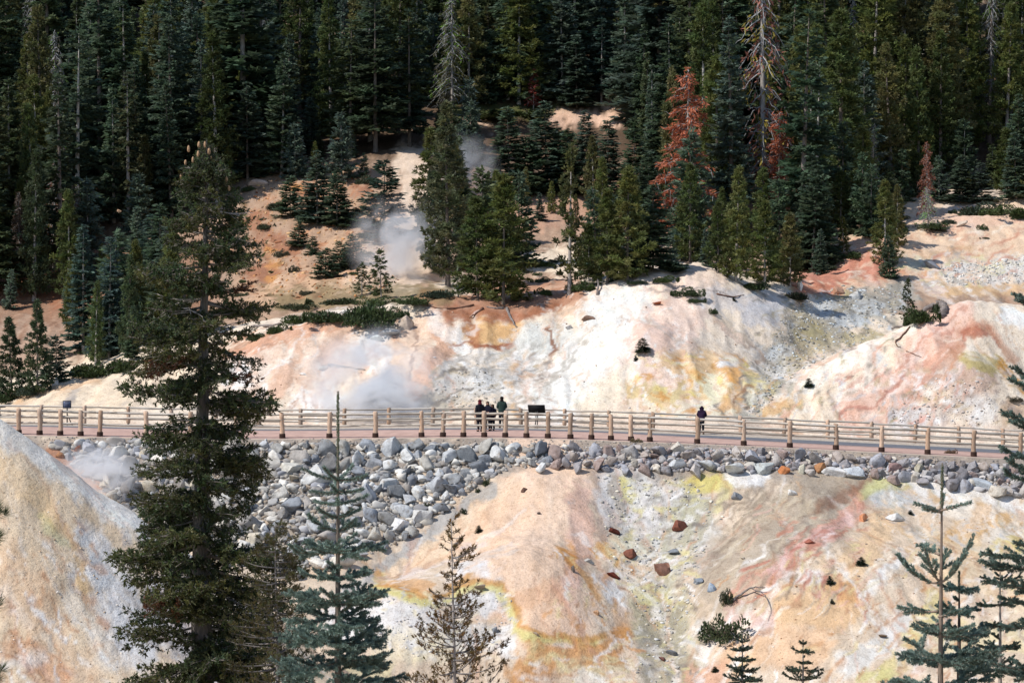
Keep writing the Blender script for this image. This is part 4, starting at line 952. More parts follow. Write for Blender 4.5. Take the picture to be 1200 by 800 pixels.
def crown_fir(seed, H=12.0, R=2.2, h0=0.6, nwh=30, nb=8, power=0.85, droop=0.24, gap=0.06, dens=1.6, ragged=0.3, size=1.0):
    g = np.random.default_rng(seed); f = Fol()
    for w in range(nwh):
        t = (w + g.uniform(0, .6)) / nwh; z = h0 + (H - h0) * t
        for b in range(nb):
            if g.random() < gap: continue
            az = g.uniform(0, 6.283); z = h0 + (H - h0) * min(.985, max(0, t + g.normal(0, .012))); L = R * max(0.04, (1 - t) ** power) * g.uniform(1 - ragged, 1.08) + 0.10
            hd = np.array([math.cos(az), math.sin(az), 0]); sd_ = np.array([-hd[1], hd[0], 0])
            k = max(3, int((L / 0.30) * dens) + 2); s = np.linspace(0.12, 1.0, k) ** 0.85
            up = (0.35 * t - droop)
            P_ = np.array([0, 0, z]) + hd * (L * s)[:, None] + UPV * (L * (up * s + 0.13 * s ** 3))[:, None]
            tone = g.uniform(.62, 1.25); cc = np.array([tone * g.uniform(.9, 1.15), tone, tone * g.uniform(.85, 1.1)])
            for side in (-1, 1):
                D = hd * g.uniform(.45, .9, (k, 1)) + sd_ * side * g.uniform(.6, 1, (k, 1)) + UPV * g.uniform(-.55, .40, (k, 1))
                LL = (0.42 * L * (1 - s * .75) + 0.22) * g.uniform(.7, 1.2, k)
                f.add(P_, D, LL[:, None], (LL * .20 + .032)[:, None] * size, UPV * g.uniform(-1, 1, (k, 1)) + np.cross(D, UPV), cc * g.uniform(.8, 1.2, (k, 1)))
            f.add(P_[1:], hd + UPV * g.uniform(-.5, .5, (k - 1, 1)) + sd_ * g.uniform(-.4, .4, (k - 1, 1)), g.uniform(.25, .5, (k - 1, 1)), 0.09 * size, g.normal(0, 1, (k - 1, 3)), cc * g.uniform(.85, 1.3, (k - 1, 1)))
    n = 12; f.add(np.array([0, 0, 1.0]) * np.linspace(H - .9, H - .1, n)[:, None], g.normal(0, .35, (n, 3)) + UPV * .8, 0.32, 0.05, g.normal(0, 1, (n, 3)), (1.0, 1.05, 1.0))
    return f.mesh('crown', M_LEAF)

def crown_pine(seed, H=12.0, R=2.3, h0=.5, nbr=120, tufts=9, tl=0.44, power=0.85, sparse=0.0, rise=0.25, wid=0.06, nn=11):
    g = np.random.default_rng(seed); f = Fol()
    for b in range(nbr):
        t = (b + g.random()) / nbr; z = h0 + (H - h0) * t
        if g.random() < sparse: continue
        az = g.uniform(0, 6.283); L = R * ((1 - t) ** power * min(1, .6 + 2.2 * t)) * g.uniform(.55, 1.1) + 0.12
        hd = np.array([math.cos(az), math.sin(az), 0]); sd_ = np.array([-hd[1], hd[0], 0])
        tone = g.uniform(.65, 1.25); cc = np.array([tone * g.uniform(.9, 1.2), tone, tone * g.uniform(.75, 1.05)])
        for q in range(max(2, int(tufts * (.4 + .6 * L / R)))):
            s = g.uniform(.3, 1.0); sp = .35 * L * (1.1 - s) + .1
            c = np.array([0, 0, z]) + hd * L * s + sd_ * g.normal(0, sp * .6) + UPV * (L * (rise * s * s - .08) + g.normal(0, .12))
            D = nrm(g.normal(0, .75, (nn, 3)) + hd * .6 + UPV * .45)
            f.add(np.repeat(c[None], nn, 0), D, g.uniform(.6, 1.15, (nn, 1)) * tl, wid, g.normal(0, 1, (nn, 3)), cc * g.uniform(.75, 1.25, (nn, 1)))
    for q in range(4):
        D = nrm(g.normal(0, .5, (nn, 3)) + UPV * .9); f.add(np.repeat(np.array([[0, 0, H - .25 * q]]), nn, 0), D, tl, wid, g.normal(0, 1, (nn, 3)), (1, 1, .95))
    return f.mesh('crown', M_LEAF)

def crown_dead(seed, H=12.0, R=2.0, h0=1.5, nbr=60, needles=0.5, drop=0.5, c=(1, 1, 1), moss=0.0):
    """bare drooping limbs, with some dry needles left on them"""
    g = np.random.default_rng(seed); mb = MB(); f = Fol()
    for b in range(nbr):
        t = (b + g.random()) / nbr; z = h0 + (H - h0) * t; az = g.uniform(0, 6.283); L = R * ((1 - t) ** .6) * g.uniform(.4, 1.1) + .15
        hd = np.array([math.cos(az), math.sin(az), 0]); s = np.linspace(0, 1, 5)
        P_ = np.array([0, 0, z]) + hd * (L * s)[:, None] + UPV * (-L * drop * s ** 1.6 + g.normal(0, .05, 5))[:, None]
        V, T = tube(P_, np.linspace(.045, .012, 5), 4, False); tn = g.uniform(.7, 1.2) * .30
        mb.add(V, T, 1, np.array([tn, tn, tn]))
        for q in range(3):
            i = g.integers(1, 5); d = nrm(hd * .4 + g.normal(0, .6, 3) - UPV * .5); V, T = tube([P_[i], P_[i] + d * L * .25, P_[i] + d * L * .42 - UPV * .1], [.018, .012, .006], 3, False); mb.add(V, T, 1, np.array([tn, tn, tn]))
        n = int(needles * L * 16)
        if n:
            k = g.uniform(.15, 1, n); B = np.array([0, 0, z]) + hd * (L * k)[:, None] + UPV * (-L * drop * k ** 1.6)[:, None] + g.normal(0, .10, (n, 3))
            cl = np.array([1.0, 1, 1]) if g.random() >= moss else np.array([1.0, 1.9, .5])
            f.add(B, g.normal(0, .6, (n, 3)) + hd * .5 - UPV * .55, g.uniform(.25, .5, (n, 1)), .055, g.normal(0, 1, (n, 3)), cl * g.uniform(.6, 1.3, (n, 1)))
    if f.a:
        V, T, C = f.arrays(); mb.add(V, T, 0, C)
    return mb.mesh('crown', [M_LEAF, M_BARKT])
M_BARKT = mat_tint('dry_branch_wood', 0.9, 0.15, False)

def trunk_mesh(seed, H=12.0, r=0.20, n=8, lean=0.12):
    g = np.random.default_rng(seed); s = np.array([-.05, 0, .03, .12, .3, .5, .7, .85, .97]); off = np.cumsum(g.normal(0, lean * .3, (len(s), 2)), 0) * s[:, None] * .5
    P_ = np.stack([off[:, 0], off[:, 1], s * H], 1); R = r * np.array([1.45, 1.3, 1.1, .95, .8, .62, .42, .24, .06]) * (1 + g.normal(0, .03, len(s)))
    V, T = tube(P_, R, n); me = mesh_np('trunk', V, T, [M_BARK], None, None, True); return me

KIND = {
 'fir':   dict(cr=[crown_fir(s, R=1.9 + .25 * (s % 3)) for s in range(4)], H=12, R=2.1, noun='fir'),
 'young': dict(cr=[crown_fir(20 + s, H=5, R=1.35, h0=.12, nwh=20, nb=7, droop=.12, gap=.04, size=.75) for s in range(3)], H=5, R=1.35, noun='fir'),
 'ragged':dict(cr=[crown_fir(30 + s, H=14, R=2.2, h0=2.0, nwh=26, nb=6, power=.6, droop=.34, gap=.25, ragged=.55) for s in range(3)], H=14, R=2.2, noun='fir'),
 'firbig': dict(cr=[crown_fir(80 + s, H=18, R=2.2 + .3 * s, h0=1.5, nwh=42, nb=7, power=.75, droop=.28, gap=.12, ragged=.4) for s in range(4)], H=18, R=2.4, noun='fir'),
 'pinebig': dict(cr=[crown_pine(90 + s, H=18, R=2.5, h0=1.2, nbr=210, tufts=9, tl=.40, power=.75 - .1 * s) for s in range(3)], H=18, R=2.5, noun='pine'),
 'pine':  dict(cr=[crown_pine(40 + s) for s in range(4)], H=12, R=2.3, noun='pine'),
 'sparse':dict(cr=[crown_pine(50 + s, H=8, R=1.3, h0=.8, nbr=70, tufts=5, tl=.32, sparse=.08, rise=.35, nn=9) for s in range(2)], H=8, R=1.3, noun='pine'),
 'red':   dict(cr=[crown_dead(60 + s, needles=2.4, drop=.35, nbr=85) for s in range(2)], H=12, R=2.0, noun='dead tree'),
 'snag':  dict(cr=[crown_dead(70 + s, needles=.6, drop=.8, moss=.3, nbr=110) for s in range(3)], H=12, R=2.0, noun='dead tree'),
}
TRUNKS = [trunk_mesh(s) for s in range(4)]
BARK_C = [(.24, .20, .18), (.36, .33, .31), (.50, .47, .44), (.18, .15, .13)]
FIRC = [(.086, .128, .080), (.096, .138, .098), (.070, .108, .062), (.106, .148, .116), (.098, .128, .062)]
PINC = [(.116, .140, .046), (.140, .160, .056), (.092, .122, .044), (.148, .150, .064)]
trees = []
def tree(kind, x, Y, z, h, halfw, color, name=None, bark=None, var=None, lean=0.02):
    if kind == 'fir' and h > 14.5: kind = 'firbig'
    if kind == 'pine' and h > 14: kind = 'pinebig'
    K = KIND[kind]; nm = name or {'fir': 'fir_tree', 'firbig': 'fir_tree', 'pinebig': 'pine_tree', 'young': 'young_fir', 'ragged': 'fir_tree', 'pine': 'pine_tree', 'sparse': 'pine_tree', 'red': 'dead_tree', 'snag': 'dead_tree'}[kind]
    root = empty(nm, (x, Y, z - .05), random.uniform(0, 6.28))
    root.rotation_euler = (random.gauss(0, lean), random.gauss(0, lean), random.uniform(0, 6.28))
    me = K['cr'][random.randrange(len(K['cr'])) if var is None else var]
    c = link('crown', me, root); c.scale = (halfw / K['R'], halfw / K['R'], h / K['H']); c.color = (*color, 1)
    t = link('trunk', random.choice(TRUNKS), root); t.scale = (max(.25, h / 15), max(.25, h / 15), h / 12.0); t.color = (*(bark or random.choice(BARK_C)), 1)
    return root

E = [ # px, top, base, half width px, kind, colour, label   (trees one can pick out)
 (597,124,226,24,'fir',FIRC[0],'dark fir at the left edge of the dense fir group below the green meadow'),
 (640,118,224,26,'fir',FIRC[1],'tall dark fir in the middle of the dense fir group'),
 (620,160,228,22,'young',FIRC[2],'shorter fir in front between the two taller dark firs of the dense group'),
 (668,150,228,20,'fir',FIRC[2],'dark fir at the right edge of the dense group, beside the pale trunk'),
 (688,128,205,18,'fir',FIRC[3],'bluish fir in front of the pink bare patch'),
 (712,140,232,22,'fir',FIRC[1],'blue-green fir right of the pink bare patch'),
 (742,150,245,22,'fir',FIRC[2],'dark fir between the pink bare patch and the red tree'),
 (760,178,262,20,'fir',FIRC[0],'lower dark fir just left of the red tree'),
 (667,172,345,22,'sparse',(.085,.095,.035),'slender yellow-green pine with a pale visible trunk right of the twin pines'),
 (590,205,357,44,'pine',PINC[0],'dense twin pine with trunks at the edge of the orange bank, its right one'),
 (560,232,350,34,'pine',PINC[2],'left one of the dense twin pines above the orange bank'),
 (525,120,335,34,'pine',(.062,.072,.040),'tall hazy grey-green pine behind the steam, left of the twin pines'),
 (510,200,318,24,'pine',(.034,.048,.030),'dark bushy pine beside the white trail'),
 (450,188,278,24,'young',(.024,.042,.030),'dark rounded fir left of the white trail'),
 (537,306,348,3,'snag',(.4,.38,.36),'thin bare pale stem left of the twin pines'),
 (447,292,349,16,'sparse',(.085,.115,.050),'light green open young pine beside the upper steam'),
 (424,308,346,13,'sparse',(.070,.10,.046),'smaller light green pine left of the open young pine'),
 (735,196,330,34,'pine',PINC[1],'broad bright olive pine left of the red tree'),
 (712,222,332,26,'pine',PINC[0],'olive pine standing left of the broad bright one'),
 (765,215,318,24,'fir',FIRC[0],'dark green fir right of the broad olive pine'),
 (690,262,330,20,'pine',PINC[2],'short olive pine above the shoulder of the middle mound'),
 (806,80,284,36,'red',(.44,.145,.075),'rust red dead conifer above the middle mound, grey at its foot'),
 (808,190,300,26,'snag',(.24,.20,.19),'grey leafless dead tree at the foot of the rust red one'),
 (896,-70,236,34,'snag',(.34,.14,.10),'tallest dead tree with drooping grey limbs and tufts of lichen'),
 (912,130,262,22,'red',(.42,.13,.065),'dead conifer with red brown needles at the foot of the tallest dead tree'),
 (938,10,286,30,'ragged',(.030,.050,.028),'big dark fir with hanging branches right of the tallest dead tree'),
 (862,196,330,26,'pine',PINC[1],'olive pine in the row above the head of the gully, left one'),
 (896,236,334,24,'pine',PINC[0],'olive pine in the row above the head of the gully, middle one'),
 (926,250,336,22,'pine',PINC[3],'olive pine in the row above the head of the gully, right one'),
 (842,236,318,18,'pine',PINC[2],'dark olive pine just right of the rust red tree'),
 (985,200,272,22,'pine',PINC[2],'dark pine above the red slope'),
 (1010,150,268,26,'pine',PINC[0],'tall olive pine above the red slope'),
 (1042,196,258,22,'pine',(.046,.064,.040),'grey-green drooping pine above the back hill'),
 (1088,166,258,11,'red',(.26,.10,.06),'thin reddish dead conifer above the back hill'),
 (1088,218,270,12,'snag',(.30,.28,.27),'small leaning grey snag on the brow of the back hill'),
 (1012,238,268,9,'red',(.34,.12,.04),'small orange-red dead sapling at the forest edge above the red slope'),
 (1125,182,238,18,'fir',FIRC[1],'small blue-green fir above the pale slope at the right'),
 (1150,190,236,14,'fir',FIRC[3],'slim bluish fir behind the pale slope at the right'),
 (1180,150,228,22,'pine',PINC[2],'dark pine above the pale slope at the right edge'),
 (340,206,254,14,'young',FIRC[2],'dark fir on the brown clearing, upper left one'),
 (372,176,262,17,'fir',FIRC[1],'blue-green fir on the right of the brown clearing'),
 (395,196,266,15,'fir',FIRC[0],'dark fir beside the blue-green one on the brown clearing'),
 (350,258,289,10,'young',FIRC[2],'small dark fir alone in the middle of the brown clearing'),
 (382,290,325,13,'young',FIRC[2],'low dark fir on the lower right of the brown clearing'),
 (398,282,316,11,'young',FIRC[0],'low fir just right of the low dark one on the clearing'),
 (414,274,310,12,'young',FIRC[1],'bluish low fir at the right end of the row on the clearing'),
 (366,276,298,7,'young',FIRC[2],'tiny fir in the middle of the brown clearing, right of the lone small one'),
 (40,178,352,24,'pine',(.036,.050,.026),'dark dense pine at the left edge in front of the shaded forest'),
 (72,80,330,26,'ragged',(.034,.046,.026),'tall ragged fir behind the dead trunks at the left'),
 (63,188,318,15,'snag',(.22,.10,.07),'dead tree with reddish twigs and pale trunk at the left'),
 (86,215,300,12,'snag',(.24,.14,.11),'shorter dead tree with reddish twigs right of the pale trunk'),
 (98,262,412,20,'fir',(.040,.066,.054),'blue-green fir left of the big foreground fir, its left one'),
 (128,276,420,20,'fir',(.046,.072,.064),'blue-green fir left of the big foreground fir, its right one'),
 (150,300,418,18,'pine',(.040,.060,.030),'green pine right behind the crown of the big foreground fir'),
 (112,330,428,14,'pine',(.052,.074,.030),'low bright green pine between the two blue-green firs'),
 (14,372,466,22,'pine',(.030,.044,.024),'dark bushy pine at the lower left edge of the forest'),
 (44,352,462,20,'pine',(.036,.052,.028),'dark bushy pine beside the left bank'),
 (66,392,448,14,'young',(.036,.054,.040),'small fir above the white boulder of the left bank'),
 (180,250,360,22,'fir',(.034,.058,.046),'blue-green fir behind the left side of the big foreground fir'),
 (290,96,210,20,'fir',FIRC[1],'blue-green fir above the pinkish boulder'),
 (330,60,205,22,'fir',FIRC[0],'dark fir at the top of the brown clearing'),
 (255,40,240,30,'pine',(.034,.046,.016),'dark olive tree with a soft crown behind the top of the big foreground fir'),
 (410,20,180,24,'ragged',FIRC[4],'ragged fir at the top right of the brown clearing'),
 (440,-20,178,28,'ragged',(.036,.052,.030),'big ragged fir left of the dark steam hollow'),
 (480,10,172,22,'ragged',(.030,.046,.030),'dark fir right above the dark steam hollow'),
 (530,-10,128,22,'snag',(.16,.15,.08),'lichen-hung tree left of the green meadow'),
 (705,20,122,16,'ragged',(.030,.052,.042),'fir with a bare grey trunk above the pink patch'),
 (625,80,128,9,'red',(.30,.06,.04),'small bright red dead conifer at the edge of the green meadow'),
 (676,40,126,18,'fir',FIRC[1],'blue-green fir on the upper edge of the pink bare patch'),
]
for px, top, base, hw, kind, c, lab in E:
    p = P(px, base, 131, 300); s = p.y / F
    o = tree(kind, p.x, p.y, p.z, (base - top) * s, hw * s * {'red': 1.2, 'snag': 1.2, 'pine': 1.15, 'sparse': 1.2}.get(kind, 1.4), tuple(q * 1.8 for q in c) if c[1] < .075 and kind not in ('red', 'snag') else c, bark=(.42, .38, .35) if kind in ('sparse', 'snag', 'red') else None)
    tag(o, lab, 'tree', 'conifers on the slope')
    trees.append((p.x, p.y))

# the forest that fills the slope behind
FRONT = [(-200, 350), (0, 350), (50, 330), (100, 300), (200, 270), (250, 225), (262, 205), (300, 190), (410, 170), (470, 160), (520, 120), (560, 112), (640, 108), (710, 112), (740, 150), (780, 250), (830, 275), (900, 290), (960, 266), (1010, 255), (1050, 240), (1100, 214), (1150, 200), (1200, 194), (1400, 196)]
fx_, fy_ = zip(*FRONT)
ZONES = [(110, 'at the left edge'), (180, 'left of the big fir'), (250, 'behind the big fir'), (340, 'right of the big fir'), (430, 'above the brown clearing'), (510, 'above the dark hollow'), (570, 'above the meadow'), (660, 'above the dense firs'), (770, 'above the pink patch'), (830, 'around rust-red tree'), (900, 'by tallest dead tree'), (960, 'right of tallest dead tree'), (1020, 'above the red slope'), (1100, 'above the leaning snag'), (9999, 'above the back hill')]
def zone_of(px, Z): return next(w for lim, w in Z if px < lim)
cand = []
for _ in range(40000):
    px = random.uniform(-90, 1290); Y = random.uniform(192, 270) if random.random() < .7 else random.uniform(172, 215)
    z = float(gz(np.array(px), np.array(Y))); py = 400 - z * F / Y
    if py > np.interp(px, fx_, fy_) or py < 20: continue
    if any(abs(px - a) < w + 10 and py > b - 12 for a, b, w in [(806, 282, 22), (898, 236, 28), (918, 250, 22), (1088, 258, 14), (63, 318, 16), (530, 128, 20), (625, 128, 10), (440, 178, 14)]): continue
    x = (px - 600) / F * Y
    dmin = 3.0 if Y < 215 else (3.5 if Y < 240 else 4.3)
    if all((x - a) ** 2 + (Y - b) ** 2 > dmin * dmin for a, b in trees):
        trees.append((x, Y)); cand.append((px, Y, x, z, py))
    if len(cand) >= 340: break
fill = []
for px, Y, x, z, py in cand:
    q = random.random(); right = px > 820
    if q < (.30 if right else .62): kind, c = 'fir', random.choice(FIRC)
    elif q < (.42 if right else .74): kind, c = 'ragged', random.choice(FIRC[:1] + FIRC[4:] + [(.06, .07, .034), (.085, .09, .036)])
    elif q < .93: kind, c = 'pine', random.choice(PINC)
    elif q < .965: kind, c = 'red', random.choice([(.24, .085, .05), (.20, .10, .06), (.16, .11, .08)])
    else: kind, c = 'snag', (.15, .13, .10)
    h = random.uniform(12, 20) if kind != 'red' else random.uniform(6, 11)
    if random.random() < .2: h *= .6
    if kind != 'snag' and random.random() < .15: h *= 1.35
    hw = h * (random.uniform(.115, .175) if kind not in ('snag', 'red') else random.uniform(.09, .13)) * (1.15 if kind == 'pine' else 1)
    v = random.uniform(.8, 1.2); c = tuple(k * v for k in c)
    o = tree(kind, x, Y, z, h, hw, c)
    tone = {'fir': 'layered fir', 'ragged': 'ragged fir', 'pine': 'olive pine', 'red': 'red-brown dead conifer', 'snag': 'grey dead conifer'}[kind]
    size = 'short' if h < 9 else ('tall' if h > 17 else 'medium')
    fill.append((px, py, o, f'{size} {tone}', ('lower' if Y < 212 else 'middle' if Y < 236 else 'upper') + ' forest ' + zone_of(px, ZONES)))

def relabel(items, cat, group):
    """one label for each: look, then place, then place among its own look-alikes"""
    d = {}
    for px, py, o, look, where in items: d.setdefault((look, where), []).append((px, py, o))
    ORD = ['', 'second', 'third', 'fourth', 'fifth', 'sixth', 'seventh', 'eighth', 'ninth', 'tenth', 'eleventh', 'twelfth', 'thirteenth', 'fourteenth', 'fifteenth', 'sixteenth', 'seventeenth', 'eighteenth', 'nineteenth', 'twentieth']
    for (look, where), L in d.items():
        L.sort(key=lambda q: q[0])
        for k, (px, py, o) in enumerate(L):
            n = len(L)
            if n == 1: lab = f'{look} {where}'
            elif k == 0: lab = f'leftmost {look} {where}'
            elif k == n - 1: lab = f'rightmost {look} {where}'
            elif n == 3: lab = f'middle {look} {where}'
            else: lab = f'{ORD[min(k, 19)]} {look} from left, {where}'
            tag(o, lab, cat, group)
relabel(fill, 'tree', 'conifers of the forest slope')
relabel(bank_items, 'boulder', 'boulders of the rock bank below the road')

# young growth along the edges of the forest
EDGE = [((-40, 205), (305, 430), 26, 'left of the big fir'), ((560, 790), (236, 328), 24, 'above the middle mound'), ((790, 1060), (262, 326), 24, 'above the gully'), ((500, 668), (92, 124), 22, 'behind the green meadow'), ((1040, 1230), (206, 240), 16, 'above the back hill'), ((250, 430), (176, 214), 10, 'above the brown clearing'), ((470, 560), (150, 300), 14, 'beside the white trail')]
edge_items = []
for (xa, xb), (ya, yb), n, where in EDGE:
    k = 0
    for _ in range(3000):
        if k >= n: break
        px = random.uniform(xa, xb); py = random.uniform(ya, yb); p = P(px, py, 150, 300)
        if px < 205 and py > 340 + .45 * px + 25: continue
        if 470 < px < 505: continue
        if 610 < px < 690 and 285 < py < 330: continue
        if not all((p.x - a) ** 2 + (p.y - b) ** 2 > 2.0 ** 2 for a, b in trees): continue
        trees.append((p.x, p.y)); k += 1
        kind = random.choice(['young', 'young', 'fir', 'pine', 'pine'] if px > 560 else ['young', 'young', 'fir', 'pine'])
        h = 2.2 + 7.5 * random.random() ** 1.6 if ya > 95 else random.uniform(8, 15); v = random.uniform(.85, 1.3)
        c = tuple(q * v for q in random.choice(PINC if kind == 'pine' else FIRC))
        o = tree(kind, p.x, p.y, p.z, h, h * random.uniform(.20, .28), c, name='young_fir' if kind != 'pine' else 'young_pine')
        edge_items.append((px, py, o, ('low ' if h < 5 else 'half-grown ' if h < 9 else 'tall ') + ('olive pine' if kind == 'pine' else 'fir'), 'at the forest edge ' + where))
relabel(edge_items, 'tree', 'young conifers along the forest edge')

# ------------------------------------------------------------------ shrubs and seedlings
def shrub_mesh(seed, n=3000, leaf=.10, flat=.6):
    g = np.random.default_rng(seed); f = Fol(); L = g.normal(0, .5, (9, 3)); L[:, 2] = np.abs(L[:, 2]) * .6; R = g.uniform(.32, .55, 9)
    i = g.integers(0, 9, n); d = nrm(g.normal(0, 1, (n, 3))); B = L[i] + d * (R[i] * g.uniform(.6, 1, n))[:, None]; B[:, 2] = np.abs(B[:, 2]) * flat
    B[:, :2] = np.clip(B[:, :2], -1.05, 1.05)
    D = d + g.normal(0, .6, (n, 3)) + UPV * .25
    f.add(B, D, leaf * g.uniform(.7, 1.4, (n, 1)), leaf * .34, g.normal(0, 1, (n, 3)), g.uniform(.6, 1.35, (n, 1)) * np.array([1, 1, 1]))
    return f.mesh('foliage', M_SHRUB)
SHR = [shrub_mesh(s) for s in range(4)] + [shrub_mesh(8, 1300, .14, .85)]
def stems_mesh(seed):
    g = np.random.default_rng(seed); mb = MB()
    for k in range(9):
        a = g.uniform(0, 6.28); d = np.array([math.cos(a), math.sin(a), 0]); V, T = tube([(0, 0, -.05), tuple(d * .3 + UPV * .22), tuple(d * .7 + UPV * .42)], [.03, .022, .01], 5); mb.add(V, T)
    return mb.mesh('stem', [M_BARK])
STEMS = stems_mesh(3)
GRN1, GRN2, GRN3 = (.040, .062, .020), (.060, .085, .026), (.038, .056, .034)
SH = [ # px, py(base), half width px, height px, colour, y0, y1, label
 (432,380,42,34,GRN1,131,165,'dense low dark green shrub on the crest of the pink mound'),
 (385,376,28,18,GRN1,131,170,'low dark green shrub left of the big one on the crest'),
 (350,378,26,14,GRN2,131,170,'low green shrub at the left end of the pink mound crest'),
 (462,372,16,14,GRN1,131,165,'small dark shrub above the large pale boulder'),
 (118,440,32,22,(.050,.072,.018),131,165,'rounded bright green shrub on the rim of the left bank'),
 (150,434,24,20,(.044,.066,.018),131,165,'rounded green shrub on the left bank beside the big fir'),
 (92,440,14,10,GRN2,131,165,'small green shrub at the left end of the rounded ones'),
 (10,470,26,18,GRN1,131,165,'dark shrub at the left edge above the fence'),
 (40,462,18,14,GRN3,131,165,'dark shrub on the slope of the left bank'),
 (300,398,16,12,GRN1,131,170,'dark low shrub beside the big fir at the left end of the crest'),
 (322,390,16,12,GRN2,131,170,'green low shrub between the grey log and the big fir'),
 (408,376,20,16,GRN1,131,170,'dark green shrub touching the left side of the dense one on the crest'),
 (345,362,26,10,(.05,.062,.026),140,190,'long low scrub band behind the crest of the pink mound'),
 (400,356,30,11,(.046,.060,.022),140,190,'low scrub band below the light green young pines'),
 (448,357,24,10,GRN2,140,190,'green scrub at the foot of the open young pine'),
 (485,356,34,10,GRN2,140,200,'low green mat of shrub left of the twin pines'),
 (515,348,26,12,GRN3,140,200,'grey-green shrub behind the bare pale stem'),
 (630,312,30,10,GRN2,150,210,'low green shrub right of the twin pines'),
 (640,345,12,9,GRN2,131,180,'small bright shrub right of the twin pine trunks'),
 (680,340,18,12,GRN2,131,180,'green shrub at the foot of the short olive pine'),
 (720,300,26,12,GRN1,150,215,'dark shrub left of the broad olive pine'),
 (790,318,28,12,GRN1,140,200,'dark green shrub below the rust red tree'),
 (775,330,16,8,GRN2,131,190,'low green shrub on top of the middle mound'),
 (806,346,18,11,GRN1,131,165,'low dark shrub on the brow of the middle mound'),
 (816,354,11,7,GRN1,131,165,'smaller dark shrub just below the one on the brow'),
 (836,367,6,6,GRN1,131,165,'tiny green bush below the two shrubs on the brow'),
 (575,140,40,9,(.045,.062,.016),180,260,'flat green shrub mat in the meadow, left one'),
 (622,138,36,9,(.045,.062,.016),180,260,'flat green shrub mat in the meadow, right one'),
 (655,160,24,10,(.045,.062,.016),180,260,'green shrub below the pink bare patch'),
 (996,302,20,12,GRN1,150,200,'dark shrub at the left end of the back hill'),
 (1020,275,16,12,GRN3,150,200,'dark shrub on the left brow of the back hill'),
 (1048,272,14,10,GRN1,150,200,'green shrub on the left brow beside the dark one'),
 (1088,268,24,10,GRN1,150,200,'dark shrub at the foot of the leaning snag'),
 (1112,262,12,8,GRN3,150,200,'small shrub right of the leaning snag'),
 (1140,252,30,16,GRN3,150,220,'grey-green shrub behind the brow of the back hill'),
 (1175,252,28,14,GRN2,150,220,'green shrub at the right end of the brow'),
 (1198,256,14,12,GRN1,150,220,'dark shrub at the right edge on the brow'),
 (1080,376,22,22,(.040,.060,.016),135,150,'bushy dwarf pine on the ridge of the cone, beside the curled trunk'),
 (1064,372,10,12,(.040,.060,.020),135,150,'lower left bough of the dwarf pine on the cone ridge'),
 (1100,362,12,14,(.036,.050,.020),135,150,'upper right bough of the dwarf pine on the cone ridge'),
 (846,748,25,26,(.055,.072,.032),91,114,'dark open shrub beside the dead branch at the bottom of the gully'),
 (851,706,9,16,(.040,.052,.024),91,114,'thin twiggy shrub above the dark open one'),
 (543,601,5,6,(.030,.044,.018),91,116,'small dark bush on the left rim of the orange dune'),
 (560,576,3,5,(.036,.050,.020),91,116,'tiny bush in the grey path, upper right of the small dark one'),
 (570,568,4,8,(.036,.056,.020),91,116,'small upright bush at the top of the grey path'),
 (500,594,4,5,(.036,.050,.020),91,116,'tiny bush at the foot of the left rock bank'),
 (1190,470,8,6,(.06,.05,.03),131,146,'dry tuft on the right flank of the cone'),
 (746,518,7,5,(.16,.12,.06),116,119,'dry brown tuft at the foot of the fence'),
 (1114,528,7,6,(.16,.10,.06),116,120,'dry brown tuft on the verge below the right fence'),
 (930,350,24,12,(.030,.036,.018),140,175,'dark brush pile under the olive pines at the head of the gully'),
 (330,300,9,8,(.07,.07,.04),150,200,'dry grey-green shrub on the brown clearing beside the big fir crown'),
 (345,318,8,7,(.07,.07,.04),150,200,'dry shrub on the brown clearing under the lone small fir'),
 (312,268,10,9,(.06,.07,.035),150,210,'greenish shrub at the left rim of the brown clearing'),
 (322,245,14,12,(.05,.06,.03),150,215,'low green scrub below the pinkish boulder'),
 (420,250,10,8,(.07,.07,.04),150,210,'dry shrub right of the firs on the clearing'),
 (430,215,14,10,(.05,.06,.03),150,215,'scrub at the upper right of the brown clearing'),
 (360,345,10,7,(.07,.07,.04),150,200,'dry shrub at the foot of the brown clearing'),
 (880,338,26,12,GRN1,140,175,'dark green brush under the olive pines left of the white boulder'),
]
for k, (px, py, hw, h, c, y0, y1, lab) in enumerate(SH):
    p = P(px, py, y0, y1); s = p.y / F
    r = empty('shrub', (p.x, p.y, p.z - .03), random.uniform(0, 6.28)); tag(r, lab, 'shrub')
    o = link('foliage', SHR[k % 4] if hw > 9 and 'open' not in lab else SHR[4], r); o.scale = (hw * s, hw * s * .8, h * s * 1.5); o.color = (*c, 1)
    t = link('stem', STEMS, r); t.scale = o.scale; t.color = (.2, .16, .13, 1)
scrub = []
